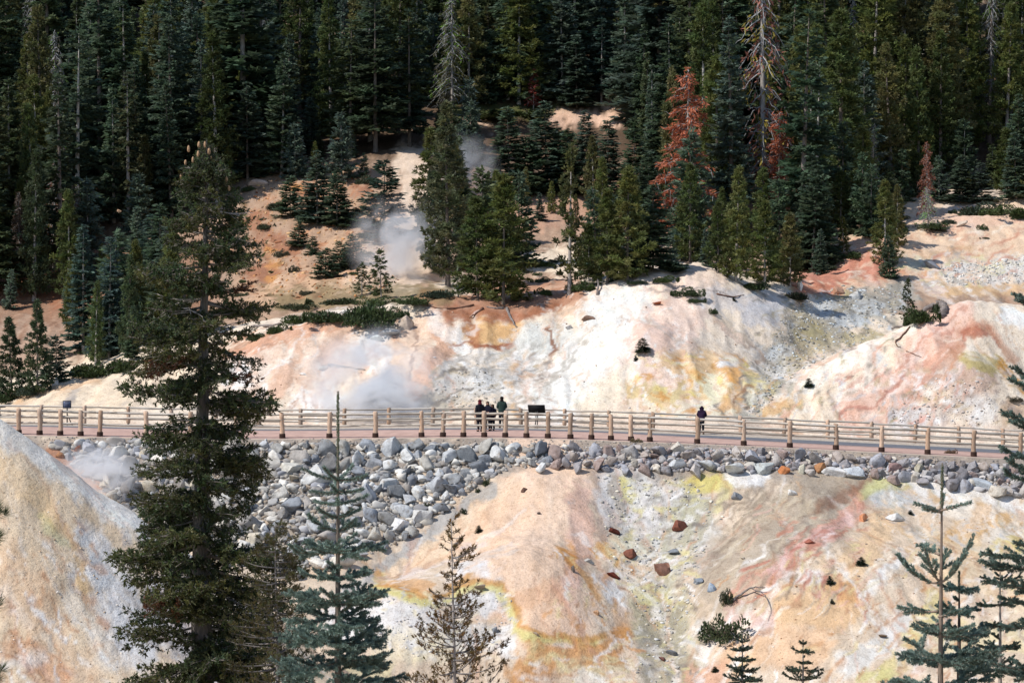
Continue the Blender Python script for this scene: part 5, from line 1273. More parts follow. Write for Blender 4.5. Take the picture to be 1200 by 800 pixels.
for (xa, xb), (ya, yb), n, where in (((265, 445), (205, 352), 26, 'on the brown clearing'), ((-10, 170), (330, 455), 22, 'at the left forest edge'), ((560, 780), (268, 335), 20, 'behind the middle mound'), ((960, 1200), (236, 282), 12, 'on the brow of the back hill')):
    for _ in range(n):
        px = random.uniform(xa, xb); py = random.uniform(ya, yb)
        if 'left' in where and py > 455 - .12 * px: continue
        p = P(px, py, 131, 260); s = p.y / F; w = random.uniform(5, 13); dry = random.random() < .4
        r = empty('shrub', (p.x, p.y, p.z - .03), random.uniform(0, 6.28)); o = link('foliage', SHR[random.randrange(5)], r); o.scale = (w * s, w * s * .8, w * s * random.uniform(.7, 1.1))
        o.color = (*random.choice([(.11, .11, .06), (.13, .11, .07)] if dry else [(.06, .085, .03), (.05, .075, .035), (.075, .10, .035)]), 1)
        t = link('stem', STEMS, r); t.scale = o.scale; t.color = (.2, .16, .13, 1)
        scrub.append((px, py, r, ('small ' if w < 8 else 'broad ') + ('dry grey-green scrub' if dry else 'green scrub'), where))
relabel(scrub, 'shrub', 'scrub scattered on the slope')
SEED = [
 (753,412,10,17,131,156,'small fir standing alone on the pink side of the middle mound'),
 (745,422,3,7,131,156,'tiny withered seedling below the small fir of the middle mound'),
 (948,453,6,11,131,146,'tiny fir alone on the left slope of the cone'),
 (561,623,5,9,91,116,'tiny fir in the middle of the orange dune, below the dark bush'),
 (1009,661,7,10,91,114,'seedling fir on the right slope, uppermost of three'),
 (973,684,6,11,91,114,'seedling fir on the right slope, middle one of three'),
 (975,706,3,6,91,114,'smallest seedling on the right slope, lowest of three'),
 (838,786,5,7,91,114,'tiny seedling left of the bottom sapling'),
 (1067,584+18,4,6,91,114,'tiny sprig on the pale crust right of the flat white boulder'),
 (860,352,3,5,131,165,'tiny sprig on the grey top of the middle mound'),
]
for px, py, hw, h, y0, y1, lab in SEED:
    p = P(px, py, y0, y1); s = p.y / F; o = tree('young', p.x, p.y, p.z, h * s, hw * s, (.034, .052, .024), name='seedling_fir'); tag(o, lab, 'seedling')
p = P(1064, 366, 135, 150); o = tree('sparse', p.x, p.y, p.z, 54 * p.y / F, 12 * p.y / F, (.045, .062, .022)); tag(o, 'slender young pine rising from the dwarf pine on the cone ridge', 'tree')
# ------------------------------------------------------------------ the big foreground fir
def near_branch(seed, L, bare=0.0):
    """one limb along +X: axis, flat side twigs, short needle shoots on every twig"""
    g = np.random.default_rng(seed); mb = MB(); f = Fol(); k = 8; s = np.linspace(0, 1, k)
    ax = np.stack([L * s, np.cumsum(g.normal(0, .02 * L, k)) * s, L * (-.26 * s + .20 * s ** 2.6) + np.cumsum(g.normal(0, .012 * L, k)) * s], 1)
    V, T = tube(ax, np.linspace(.030, .007, k) * (.6 + L * .35), 6, True); wc = np.array([.24, .21, .19]) * (1.9 if bare else .8); mb.add(V, T, 1, wc)
    n = int(L / .085)
    for i in range(n):
        u = .16 + .84 * (i + g.random()) / n; side = -1 if i % 2 else 1
        b = np.array([np.interp(u, s, ax[:, j]) for j in range(3)])
        tl = (.62 * L * (1 - u) * min(1, 2.4 * u) + .16) * g.uniform(.6, 1.15)
        d = nrm(np.array([g.uniform(.5, 1.0), side * g.uniform(.5, 1.0), g.uniform(-.55, .28)]))
        q = np.linspace(0, 1, 4); tw = b + d * (tl * q)[:, None] + np.array([.12, 0, -.06]) * (tl * q ** 2)[:, None]
        V, T = tube(tw, np.linspace(.010, .004, 4), 3, False); mb.add(V, T, 1, wc)
        if bare and g.random() < .93: continue
        m = max(3, int(tl / .06)); uu = g.uniform(.12, 1, m)
        for w in uu:
            c = b + d * tl * w + np.array([.12, 0, -.06]) * tl * w * w
            sd2 = nrm(d * .6 + np.array([g.normal(0, .6), g.normal(0, .6), g.normal(.15, .45)])); nn = 9
            tone = g.uniform(.5, 1.4); cc = np.array([tone * g.uniform(.9, 1.35), tone, tone * g.uniform(.6, 1.0)])
            D = nrm(sd2 + g.normal(0, .55, (nn, 3))); B = c + sd2 * g.uniform(0, .10, (nn, 1))
            f.add(B, D, g.uniform(.055, .115, (nn, 1)), .016, g.normal(0, 1, (nn, 3)), cc * g.uniform(.75, 1.25, (nn, 1)))
    if f.a:
        V, T, C = f.arrays(); mb.add(V, T, 0, C)
    return mb.mesh('branch' if not bare else 'dead_branch', [M_LEAF, M_BARKT])
NB = {L: [near_branch(200 + int(L * 10) + 37 * s, L) for s in range(4)] for L in (.7, 1.3, 2.0)}
NBARE = [near_branch(400 + s, 1.1, 1.0) for s in range(3)]
def big_fir(px, top, Y, label):
    x = (px - 600) / F * Y; z0 = float(gz(np.array(px, float), np.array(Y, float))); zt = (400 - top) / F * Y; H = zt - z0; s = Y / F
    root = empty('fir_tree', (x, Y, z0)); tag(root, label, 'tree')
    g = np.random.default_rng(11)
    k = 14; t = np.linspace(-.01, 1, k); P_ = np.stack([np.interp(t, [0, .5, 1], [0, .02, .15]) + g.normal(0, .015, k), g.normal(0, .02, k), t * H], 1)
    V, T = tube(P_, np.interp(t, [0, .1, .4, .75, 1], [.38, .32, .22, .10, .012]), 12); o = link('trunk', mesh_np('trunk', V, T, [M_BARK], None, None, True), root); o.color = (.15, .135, .125, 1)
    prof = [(165,2,2),(180,9,9),(200,22,22),(225,32,34),(250,44,48),(280,54,62),(310,70,68),(340,80,80),(370,72,70),(400,76,82),(430,92,62),(455,98,92),(480,62,88),(505,52,50),(530,80,66),(560,98,76),(600,84,72),(640,102,96),(680,104,98),(720,96,100),(760,96,92),(800,104,104),(860,100,100)]
    py, lf, rt = zip(*prof)
    n = 0; yy = 170.0
    while yy < 858:
        yy += random.uniform(2.0, 4.0) * (0.8 if yy < 300 else 1.0)
        az = random.uniform(-math.pi, math.pi); ca = math.cos(az)
        hw = np.interp(yy, py, rt if ca > 0 else lf) * s * random.uniform(.70, 1.12) + .05
        z = (400 - yy) / F * Y - z0; up = .28 * hw
        L = hw
        key = min(NB, key=lambda q: abs(q - L)); tx = float(np.interp(z / H, t, P_[:, 0]))
        if 230 < yy < 560 and random.random() < .09: me = random.choice(NBARE); sc = min(L, 1.2) / 1.1
        else: me = random.choice(NB[key]); sc = L / key
        o = link('branch' if me not in NBARE else 'dead_branch', me, root, (tx, 0, z + up * .5))
        o.rotation_euler = (random.gauss(0, .25), -(.30 * (1 - min(1, (yy - 165) / 260)) - .02 + random.gauss(0, .12)), az); o.scale = (sc, sc * random.uniform(.9, 1.1), sc * random.uniform(.8, 1.2))
        v = random.uniform(.75, 1.25); w = random.uniform(-.15, .25)
        o.color = (.062 * v * (1 + w), .086 * v, .042 * v * (1 - w * .5), 1); n += 1
        if random.random() < .025: o.color = (.12, .06, .04, 1)
    for q in range(46):
        yy = random.uniform(163, 216); az = random.uniform(-math.pi, math.pi); L = np.interp(yy, [163, 182, 216], [.05, .20, .66]) * random.uniform(.7, 1.15); z = (400 - yy) / F * Y - z0
        o = link('branch', random.choice(NB[.7]), root, (float(np.interp(z / H, t, P_[:, 0])), 0, z)); sc = L / .7 + .08; o.scale = (sc, sc * 1.15, sc * 1.3); o.rotation_euler = (random.gauss(0, .3), -random.uniform(.25, .75), az); o.color = (.066, .092, .050, 1)
    for q in range(52):
        yy = random.uniform(300, 852); az = -math.pi / 2 + random.gauss(0, .55); L = random.uniform(.7, 1.6) * min(1, .55 + (yy - 300) / 500); z = (400 - yy) / F * Y - z0; key = min(NB, key=lambda v_: abs(v_ - L))
        o = link('branch', random.choice(NB[key]), root, (float(np.interp(z / H, t, P_[:, 0])), 0, z)); sc = L / key; o.scale = (sc, sc, sc * 1.2); o.rotation_euler = (random.gauss(0, .25), random.gauss(0, .15), az)
        v = random.uniform(.75, 1.2); o.color = (.064 * v, .088 * v, .046 * v, 1)
    # upright cones at the tip
    cm = MB(); V, T = tube([(0, 0, 0), (0, 0, .03), (0, 0, .12), (0, 0, .20), (0, 0, .235)], [.025, .048, .055, .04, .012], 9); cm.add(V, T); cone = cm.mesh('cone', [M_CONE])
    for cx, cyy in [(246,160),(250,168),(238,172),(228,166),(232,178),(222,180),(246,180),(243,184),(216,196),(228,194),(258,194),(270,200),(273,210),(238,160),(252,176)]:
        o = link('cone', cone, root, ((cx - 4 - px) * s * 1.0, random.uniform(-.5, .1), (400 - cyy - 14) / F * Y - z0)); q_ = random.uniform(.55, .85); o.scale = (q_, q_, q_ * random.uniform(.9, 1.15))
    return n
M_CONE = mat_noise('fir_cone', l(130, 100, 74), l(188, 154, 120), 20, .8, (.5, .01))
big_fir(236, 163, 60.0, 'big rugged fir in front at the left, with cones at its tip')

# ------------------------------------------------------------------ young blue firs close to the camera
M_BLUE = mat_tint('blue_fir_needles', 0.5, 0.35, True, 0.2)
def shoot(f, p0, p1, r=.040, dens=700, tone=1.0, g=rng):
    """needles all round a twig from p0 to p1, pointing forward and combed upward"""
    p0 = np.asarray(p0, float); p1 = np.asarray(p1, float); a = p1 - p0; L = np.linalg.norm(a); a = a / (L + 1e-9)
    n = int(L * dens) + 12; u = g.uniform(0, 1, n); B = p0 + a * (L * u)[:, None]
    R = g.normal(0, 1, (n, 3)); R = nrm(R - a * (R @ a)[:, None]); R = nrm(R + UPV * .45)
    D = nrm(R + a * g.uniform(.5, 1.1, (n, 1))); ln = r * g.uniform(.8, 1.25, (n, 1)) * np.interp(u, [0, .08, .85, 1], [.7, 1, 1, .8])[:, None]
    S = np.cross(D, g.normal(0, 1, (n, 3)))
    c = np.array([.95, 1.0, 1.0]) * tone * g.uniform(.7, 1.3, (n, 1))
    f.add(B, D, ln, .0048, S, c)
def fir_branch(end, side=.26, first=.3, seed=0, up=0.2, step=.11, r=.040, bareto=.0, tone=1.0, name='branch', wood=(.16, .12, .10), r0=.010, dens=700):
    """limb from the origin to END with paired side shoots"""
    g = np.random.default_rng(seed); end = np.asarray(end, float); L = np.linalg.norm(end); f = Fol(); mb = MB()
    k = 8; s = np.linspace(0, 1, k); ctrl = end * .5 - UPV * up * L
    ax = ((1 - s) ** 2)[:, None] * 0 + (2 * s * (1 - s))[:, None] * ctrl + (s ** 2)[:, None] * end
    V, T = tube(ax, np.linspace(r0, .004, k), 6); mb.add(V, T, 1, wood)
    for i in range(k - 1):
        if s[i + 1] > bareto: shoot(f, ax[i], ax[i + 1], r, dens, tone, g)
    u = first
    while u < .93 and side > 0:
        b = np.array([np.interp(u, s, ax[:, j]) for j in range(3)]); d = nrm(np.array([np.interp(min(1, u + .08), s, ax[:, j]) for j in range(3)]) - b)
        sv = nrm(np.cross(d, UPV))
        for q in (-1, 1):
            if g.random() < .12: continue
            ln = side * (1.25 - u) * g.uniform(.65, 1.15) + .06
            dd = nrm(d * .75 + sv * q * g.uniform(.6, .9) + UPV * g.uniform(-.3, .6)); e = b + dd * ln
            V, T = tube([b, (b + e) / 2, e], [.005, .004, .003], 4, False); mb.add(V, T, 1, wood); shoot(f, b, e, r, dens, tone * g.uniform(.85, 1.15), g)
            if ln > .24:
                for q2 in (-1, 1):
                    b2 = b + dd * ln * .55; e2 = b2 + nrm(dd * .8 + np.cross(dd, UPV) * q2 * .7 + UPV * .1) * ln * .45; shoot(f, b2, e2, r, dens, tone, g)
        u += step * .95 / L * g.uniform(.8, 1.2)
    V, T, C = f.arrays(); mb.add(V, T, 0, C)
    return mb.mesh(name, [M_BLUE, M_BARKT])
def stem_obj(root, pts, radii, c, name='trunk'):
    V, T = tube(pts, radii, 8); o = link(name, mesh_np(name, V, T, [M_BARK], None, None, True), root); o.color = (*c, 1); return o
BLUE = (.175, .228, .188)
def blue_fir(px, top, Y, label, whorls, lean=0.0, col_=BLUE, stem_c=(.22, .18, .15), lead=(0, 0), dens=700, nr=.040, name='young_fir', rbase=.045):
    s = Y / F; x = (px - 600) * s; z0 = float(gz(np.array(px, float), np.array(Y, float))); H = (400 - top) * s - z0
    root = empty(name, (x, Y, z0)); tag(root, label, 'tree')
    zz = lambda py: (400 - py) * s - z0
    hs = np.linspace(0, 1, 8); stem_obj(root, np.stack([lean * hs ** 2, 0 * hs, hs * H], 1), np.interp(hs, [0, .45, .72, .8, 1], [rbase, rbase * .62, rbase * .38, .012, .006]), stem_c)
    f = Fol(); y0, y1 = lead
    if y1 > y0:
        tx = lambda py: lean * (zz(py) / H) ** 2
        shoot(f, (tx(y1), 0, zz(y1)), (tx(y0), 0, zz(y0)), nr * .8, int(dens * 1.3), .9); V, T, C = f.arrays(); o = link('leader', mesh_np('leader', V, T, [M_BLUE], None, C), root); o.color = (col_[0] * 1.0, col_[1] * .95, col_[2] * .72, 1)
    sd = int(px)
    for (py, hl, n, up, side) in whorls:
        a0 = random.uniform(0, 6.28)
        for b in range(n):
            sd += 1; az = a0 + b * 6.283 / n + random.gauss(0, .2); L = hl * s * random.uniform(.8, 1.1) * (1 if abs(math.cos(az)) > .5 else .9)
            up_ = up + random.uniform(-.14, .28); end = (L, 0, L * up_); me = fir_branch(end, side * 1.3 * L, .28, sd, .12, dens=dens, r=nr, tone=random.uniform(.8, 1.15), bareto=.12 if side > 0 else 0)
            o = link('branch', me, root, (lean * (zz(py) / H) ** 2, 0, zz(py))); o.rotation_euler = (0, 0, az); o.color = (*col_, 1)
    for (pa, ha, *_), (pb, hb, *_) in zip(whorls[:-1], whorls[1:]):
        for q in range(random.choice([0, 1, 1]) if pa > 640 else 0):
            sd += 1; py = pa + (pb - pa) * random.uniform(.25, .85); L = min(ha, hb) * s * random.uniform(.3, .6)
            me = fir_branch((L, 0, L * random.uniform(.1, .7)), .3 * L if L > .15 else 0, .35, sd, .12, dens=dens, r=nr, tone=random.uniform(.8, 1.15)); o = link('branch', me, root, (lean * (zz(py) / H) ** 2, 0, zz(py))); o.rotation_euler = (0, 0, random.uniform(0, 6.28)); o.color = (*col_, 1)
    return root, zz, s
blue_fir(396, 458, 24.0, 'young blue fir with a long bare leader in front, right of the big fir', [
  (562,46,4,.22,0),(576,34,4,.12,0),(590,38,3,.05,0),(606,30,4,.15,0),(622,34,3,.2,.3),(645,52,6,.12,.4),(677,42,5,.03,.3),(708,66,6,.12,.4),(722,60,5,-.05,.4),(752,66,6,.05,.4),(775,74,6,-.02,.4),(805,80,6,.0,.36),(840,90,5,0,.36)], lead=(460, 566))
# right-hand fir with an upturned fork
r1, z1, s1 = blue_fir(1102, 542, 23.0, 'young fir with a thick bare leader and an upturned candelabra fork, at the lower right', [(742,40,3,.05,.34),(772,66,5,.10,.36),(803,76,5,.0,.36),(840,90,5,.0,.34)], lead=(545, 604), lean=.02, stem_c=(.27, .21, .17), rbase=.037)
def limb(root, zz, s, px0, px, py, ex, ey, depth, side, seed, up=.25, c=BLUE, first=.3, r0=.014, wood=(.30, .22, .17), dens=700, nr=.040):
    me = fir_branch(((ex - px) * s, depth, (py - ey) * s), side, first, seed, up, wood=wood, r0=r0, bareto=first * .6, dens=dens, r=nr); o = link('branch', me, root, ((px - px0) * s, 0, zz(py))); o.color = (*c, 1)
for k, a in enumerate([(1102,598,1072,590,.02,0,0),(1102,598,1137,588,-.05,0,0),(1102,600,1078,594,-.2,0,0),(1102,596,1108,580,.1,0,0),
                       (1100,683,1052,650,.05,.12,.30),(1100,683,1140,626,-.05,.13,.32),(1100,680,1080,640,-.15,.12,.25),(1101,672,1112,645,.15,.10,.2),(1101,650,1085,640,.2,.10,.0),
                       (1099,716,1054,712,.1,.16,.1),(1099,722,1128,712,-.1,.16,.1),(1099,730,1078,738,-.2,.14,.05),(1099,745,1152,742,.0,.2,.05)]):
    limb(r1, z1, s1, 1102, a[0], a[1], a[2], a[3], a[4], a[5], 900 + k, a[6])
blue_fir(1124, 668, 26.0, 'slim young fir standing just behind the candelabra fir', [(690,24,4,.1,.3),(716,30,4,.15,.3),(745,40,5,.05,.34),(775,46,5,.05,.34),(805,50,5,0,.3)], lead=(670, 692), col_=(.070, .110, .095), stem_c=(.12, .09, .08))
blue_fir(1172, 650, 34.0, 'small spiky fir with a pale stem at the right edge below the dark boughs', [(668,14,4,.3,.3),(684,22,5,.15,.36),(708,26,5,.1,.36),(733,28,5,.1,.36),(758,30,6,.05,.36),(785,34,6,.0,.36),(812,36,6,0,.3)], lead=(652, 668), col_=(.050, .078, .058), stem_c=(.34, .30, .27), nr=.034)
# fir standing outside the right edge whose boughs reach in
r2, z2, s2 = blue_fir(1238, 300, 22.0, 'fir mostly outside the right edge, dark bluish boughs reaching in beside the cone', [(900,60,4,0,.3)], col_=(.060, .100, .088))
for k, a in enumerate([(1238,362,1188,344,.05,.10,.1),(1238,372,1190,352,-.15,.08,.1),(1238,452,1184,430,.0,.14,.12),(1238,462,1192,446,.25,.10,.1),(1238,505,1174,482,.05,.16,.12),(1238,515,1182,494,-.2,.12,.1),
                       (1238,548,1174,524,.1,.16,.1),(1238,560,1178,540,-.15,.16,.08),(1238,572,1184,556,.2,.12,.05),(1238,655,1150,648,.0,.22,.05),(1238,668,1156,660,.25,.2,.05),(1238,690,1166,682,-.2,.2,.05),(1238,715,1176,702,.1,.2,.05),(1238,730,1168,736,-.1,.2,.02),(1238,790,1160,776,0,.2,.05),(1238,800,1178,790,.2,.2,.02),(1238,640,1180,632,-.3,.14,.1)]):
    limb(r2, z2, s2, 1238, a[0], a[1], a[2], a[3], a[4], a[5], 950 + k, a[6], (.10, .14, .115), wood=(.14, .11, .09))
side_me = [fir_branch((.52, 0, q), .20, .3, 990 + k, .15, dens=480) for k, q in enumerate((.02, .10, -.05))]
for k in range(44):
    zz_ = z2(random.uniform(320, 980)); o = link('branch', random.choice(side_me), r2, (0, 0, zz_)); q_ = random.uniform(.55, 1.0) * (.5 + .5 * min(1, (z2(300) - zz_) / 3)); o.scale = (q_, q_, q_); o.rotation_euler = (0, 0, random.uniform(-1.75, 1.75)); o.color = (.10, .14, .115, 1)
# saplings at the lower edge
blue_fir(870, 738, 45.0, 'small dark fir sapling at the bottom edge below the dead branch', [(752,8,4,.4,0),(762,14,5,.2,.3),(774,18,5,.1,.34),(786,20,6,.1,.34),(797,24,6,.05,.34),(812,26,6,0,.3),(830,28,5,0,.3)], lead=(740, 752), col_=(.050, .076, .055), stem_c=(.3, .27, .25), nr=.04, dens=420)
blue_fir(941, 748, 42.0, 'thin sparse fir sapling with a pale stem at the bottom edge', [(754,5,4,.4,0),(764,14,4,.2,.2),(776,10,3,.1,.2),(785,24,3,.1,.2),(797,30,4,.3,.24),(820,30,4,0,.3)], lead=(750, 758), col_=(.052, .076, .048), stem_c=(.36, .33, .30), nr=.04, dens=420)

# ------------------------------------------------------------------ pines close by: the brown one and the olive one
def tufted(px, top, Y, label, prof, tuft, n_per, col_, stem_c, tl, nn=14, rise=.5, r0=.05, seed=5, bend=.25, wid=.006, name='pine_tree', gap=0.0, step=8):
    s = Y / F; x = (px - 600) * s; z0 = float(gz(np.array(px, float), np.array(Y, float))); H = (400 - top) * s - z0
    root = empty(name, (x, Y, z0)); tag(root, label, 'tree'); zz = lambda py: (400 - py) * s - z0
    hs = np.linspace(0, 1, 9); stem_obj(root, np.stack([.03 * np.sin(hs * 5), 0 * hs, hs * H], 1), np.interp(hs, [0, .6, 1], [r0, r0 * .5, .006]), stem_c)
    g = np.random.default_rng(seed); py = top + 4; py_p, hw_p = zip(*prof)
    while py < 400 - z0 / s - 10:
        hw = float(np.interp(py, py_p, hw_p)) * s
        for b in range(n_per):
            if g.random() < gap: continue
            L = hw * g.uniform(.45, 1.1) + .03; mb = MB(); f = Fol(); k = 6; u = np.linspace(0, 1, k)
            ax = np.stack([L * u, .06 * L * np.sin(u * 5 + g.uniform(0, 6)), L * (rise * u ** 2 - .05 * u)], 1)
            V, T = tube(ax, np.linspace(.3 * r0 * (.4 + L), .003, k), 5, True); mb.add(V, T, 1, np.array(stem_c) * .5)
            m = max(2, int(L / tuft)); tone = g.uniform(.6, 1.3)
            for q in range(m):
                w = 1.0 if q == 0 else g.uniform(.35, 1); c = np.array([np.interp(w, u, ax[:, j]) for j in range(3)]) + g.normal(0, .16 * L * (1.15 - w), 3)
                e = nrm(np.array([.5, g.normal(0, .4), .7])); V, T = tube([c - e * tl * .8, c], [.004, .003], 3, False); mb.add(V, T, 1, np.array(stem_c) * .4)
                D = nrm(g.normal(0, .55, (nn, 3)) + e); B = c + e * g.uniform(-.5 * tl, .4 * tl, (nn, 1))
                cc = np.array([g.uniform(.85, 1.3), 1, g.uniform(.7, 1.1)]) * tone
                f.add(B, D, tl * g.uniform(.6, 1.15, (nn, 1)), wid, g.normal(0, 1, (nn, 3)), cc * g.uniform(.7, 1.3, (nn, 1)))
            V, T, C = f.arrays(); mb.add(V, T, 0, C)
            o = link('branch', mb.mesh('branch', [M_LEAF, M_BARKT]), root, (0, 0, zz(py))); o.rotation_euler = (0, g.normal(0, .12), g.uniform(0, 6.28)); o.color = (*col_, 1)
        py += step * g.uniform(.7, 1.3)
    return root
tufted(531, 603, 45.0, 'sparse brown-leaved young pine with a pale stem at the bottom, in front of the dune', [(603,3),(625,10),(640,14),(655,32),(668,10),(690,16),(700,30),(720,44),(740,42),(760,56),(790,64),(830,70)], .055, 4, (.150, .098, .038), (.42, .38, .36), .075, 12, .45, .045, 5, gap=.15, step=7, wid=.009)
tufted(324, 612, 50.0, 'dark olive pine between the big fir and the young blue fir', [(612,10),(650,36),(690,42),(740,50),(800,58),(900,60)], .055, 5, (.085, .082, .036), (.30, .27, .25), .085, 14, .2, .06, 9, gap=.1, step=6, wid=.007)
# left edge: long-needled pine outside the frame
rp = tufted(-62, 480, 20.0, 'long-needled pine outside the left edge, two tufts reaching in', [(480,10),(560,45),(900,50)], .25, 1, (.075, .095, .040), (.18, .13, .11), .13, 34, .25, .05, 13, step=60, wid=.0035)
def pine_bough(root, Y, px0, py, ex, ey, seed):
    s = Y / F; z0 = root.location.z; g = np.random.default_rng(seed); mb = MB(); f = Fol(); end = np.array([(ex - px0) * s, 0, (py - ey) * s])
    u = np.linspace(0, 1, 6); ax = end * u[:, None] - UPV * (np.sin(u * math.pi) * .05)[:, None]
    V, T = tube(ax, np.linspace(.014, .006, 6), 6); mb.add(V, T, 1, (.16, .12, .10))
    for q in range(5):
        c = ax[-1] + g.normal(0, .03, 3) - end * .05 * q; D = nrm(g.normal(0, .45, (60, 3)) + nrm(end) * .5 + UPV * .45); f.add(np.repeat(c[None], 60, 0), D, g.uniform(.07, .14, (60, 1)), .0022, g.normal(0, 1, (60, 3)), g.uniform(.6, 1.3, (60, 1)) * np.ones((1, 3)))
    V, T, C = f.arrays(); mb.add(V, T, 0, C); o = link('branch', mb.mesh('branch', [M_LEAF, M_BARKT]), root, (0, 0, (400 - py) * s - z0)); o.color = (.075, .095, .040, 1)
for k, a in enumerate([(640, -2, 600), (660, -4, 632), (820, -3, 786), (830, -6, 800)]): pine_bough(rp, 20.0, -62, a[0], a[1], a[2], 30 + k)

# ------------------------------------------------------------------ dead wood on the ground
M_DEAD = mat_noise('grey_driftwood', l(84, 74, 70), l(148, 138, 132), 9, .9, (.5, .02), stretch=(1, 1, 1))
M_ROOT = mat_noise('dark_root', l(84, 58, 46), l(126, 94, 78), 9, .9, (.5, .02))
def wood(name, pts, r, y0, y1, label, mat, cat, lift=.5, rr=None):
    Q = []; rs = []
    for k, (px, py, *hh) in enumerate(pts):
        p = P(px, py, y0, y1); q = np.array(p); q[2] += r * lift + (hh[0] * p.y / F if hh else 0); Q.append(q)
        rs.append(r * ((1 - .75 * k / (len(pts) - 1)) if rr is None else rr[k]))
    Q = np.array(Q); o0 = Q[0].copy(); n = len(Q); u = np.linspace(0, n - 1, n * 3)
    Qs = np.stack([np.interp(u, range(n), Q[:, j]) for j in range(3)], 1); Rs = np.interp(u, range(n), rs)
    Qs[1:-1] += rng.normal(0, r * .25, (len(Qs) - 2, 3)); V, T = tube(Qs - o0, Rs, 7)
    o = link(name, mesh_np(name, V, T, [mat], None, None, True), None, tuple(o0)); tag(o, label, cat); return o
wood('fallen_branch', [(385,428),(405,431),(428,434)], .09, 134, 160, 'fallen grey branch lying across the pink mound', M_DEAD, 'branch')
wood('curled_trunk', [(1045,383),(1062,372),(1080,364,3),(1094,358,6),(1103,357,4),(1107,364,2),(1105,371),(1101,374)], .30, 135, 150, 'curled grey dead trunk hooked over beside the dwarf pine', M_DEAD, 'dead wood', .6, [.25,.35,.5,.6,.7,.8,.9,1.0])
wood('bare_root', [(1066,384),(1058,394),(1049,400),(1051,406),(1056,408)], .07, 135, 150, 'thin dark root winding down the cone below the dwarf pine', M_ROOT, 'root')
wood('bare_root', [(1062,412),(1070,415),(1080,419)], .05, 135, 150, 'short dark root on the pink face of the cone', M_ROOT, 'root')
wood('bare_root', [(594,362),(598,372),(602,380),(606,384)], .12, 131, 156, 'forked root hanging down the orange bank under the twin pines', M_DEAD, 'root')
wood('bare_root', [(590,362),(580,362),(570,360)], .10, 131, 156, 'grey root running left from the twin pines', M_DEAD, 'root')
wood('bare_root', [(566,362),(558,368),(550,373)], .10, 131, 156, 'dark root left of the orange bank', M_ROOT, 'root')
wood('bare_root', [(555,358),(535,362),(512,362),(500,358)], .08, 131, 160, 'long dark root along the crest left of the orange bank', M_ROOT, 'root')
wood('fallen_log', [(902,318,8),(912,326,4),(920,336)], .13, 140, 175, 'pale leaning log under the olive pines', M_DEAD, 'log')
wood('fallen_log', [(296,384),(320,382),(345,376)], .14, 131, 170, 'grey fallen log along the crest beside the big fir', M_DEAD, 'log')
wood('dead_branch', [(858,704),(868,700,3),(880,696,7),(894,697,9)], .075, 91, 114, 'arched grey dead branch above the dark open shrub', M_DEAD, 'dead wood')
wood('dead_branch', [(880,696,7),(896,702,6),(904,716,2),(900,728)], .026, 91, 114, 'thin curved dead twig looping down from the arched branch', M_DEAD, 'dead wood')
wood('dead_branch', [(700,346),(701,340,5),(700,335,9)], .10, 131, 160, 'short grey stump sticking up on the shoulder of the middle mound', M_DEAD, 'dead wood')
wood('fallen_log', [(840,345),(860,349),(872,346)], .07, 131, 165, 'thin dark stick on the grey top of the middle mound', M_ROOT, 'log')

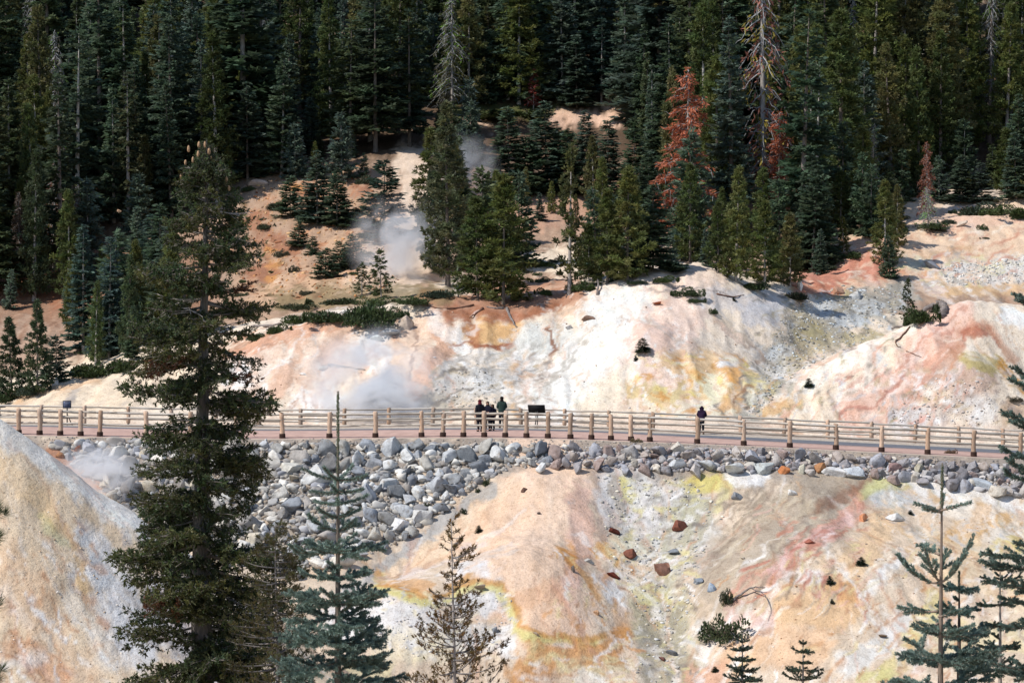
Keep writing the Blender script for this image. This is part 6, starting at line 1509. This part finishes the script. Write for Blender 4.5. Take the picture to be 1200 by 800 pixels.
# ------------------------------------------------------------------ steam from the vents
def steam(px, py, Y, rx, ry, rd, dens, seed, label, lean=0.0):
    s = Y / F; m, nt, b = new_mat('steam', 1.0); nt.nodes.remove(b); out = nt.nodes['Material Output']
    pv = N(nt, 'ShaderNodeVolumePrincipled'); pv.inputs['Color'].default_value = (.93, .94, .96, 1); pv.inputs['Anisotropy'].default_value = .25
    tc = N(nt, 'ShaderNodeTexCoord'); nz = N(nt, 'ShaderNodeTexNoise'); nz.inputs['Scale'].default_value = 1.5; nz.inputs['Detail'].default_value = 6; nz.inputs['Distortion'].default_value = 1.4
    mp = N(nt, 'ShaderNodeMapping'); mp.inputs['Location'].default_value = (seed * 3.1, seed * 1.7, 0); nt.links.new(tc.outputs['Object'], mp.inputs[0]); nt.links.new(mp.outputs[0], nz.inputs['Vector'])
    ln = N(nt, 'ShaderNodeVectorMath', operation='LENGTH'); nt.links.new(tc.outputs['Object'], ln.inputs[0])
    mr = N(nt, 'ShaderNodeMapRange', interpolation_type='SMOOTHSTEP'); mr.inputs[1].default_value = 1.0; mr.inputs[2].default_value = .0; nt.links.new(ln.outputs['Value'], mr.inputs[0])
    m2 = N(nt, 'ShaderNodeMapRange'); m2.inputs[1].default_value = .45; m2.inputs[2].default_value = .78; nt.links.new(nz.outputs['Fac'], m2.inputs[0])
    mu = N(nt, 'ShaderNodeMath', operation='MULTIPLY'); nt.links.new(mr.outputs[0], mu.inputs[0]); nt.links.new(m2.outputs[0], mu.inputs[1])
    mk = N(nt, 'ShaderNodeMath', operation='MULTIPLY'); nt.links.new(mu.outputs[0], mk.inputs[0]); mk.inputs[1].default_value = dens; nt.links.new(mk.outputs[0], pv.inputs['Density'])
    nt.links.new(pv.outputs[0], out.inputs['Volume'])
    V, T = ICO2; o = link('steam', mesh_np('steam', V, T, [m], None, None, True), None, ((px - 600) * s, Y, (400 - py) * s)); o.scale = (rx * s, rd, ry * s); o.rotation_euler = (0, lean, 0); tag(o, label, 'steam', kind='stuff')
steam(452, 470, 131.6, 64, 36, 1.9, 9.0, 6, 'dense low steam at the vent mouth just behind the far fence')
steam(440, 456, 132.5, 100, 84, 3.4, 6.0, 1, 'white steam drifting from the vent behind the fence left of the group')
steam(464, 286, 176, 64, 70, 5.0, 1.4, 2, 'puff of steam rising beside the white trail', .3)
steam(543, 205, 205, 52, 56, 5.0, 1.6, 3, 'faint bluish steam among the pines above the white trail')
steam(112, 552, 108.5, 66, 44, 2.6, 3.0, 5, 'thin steam over the rocks beside the pale hill')
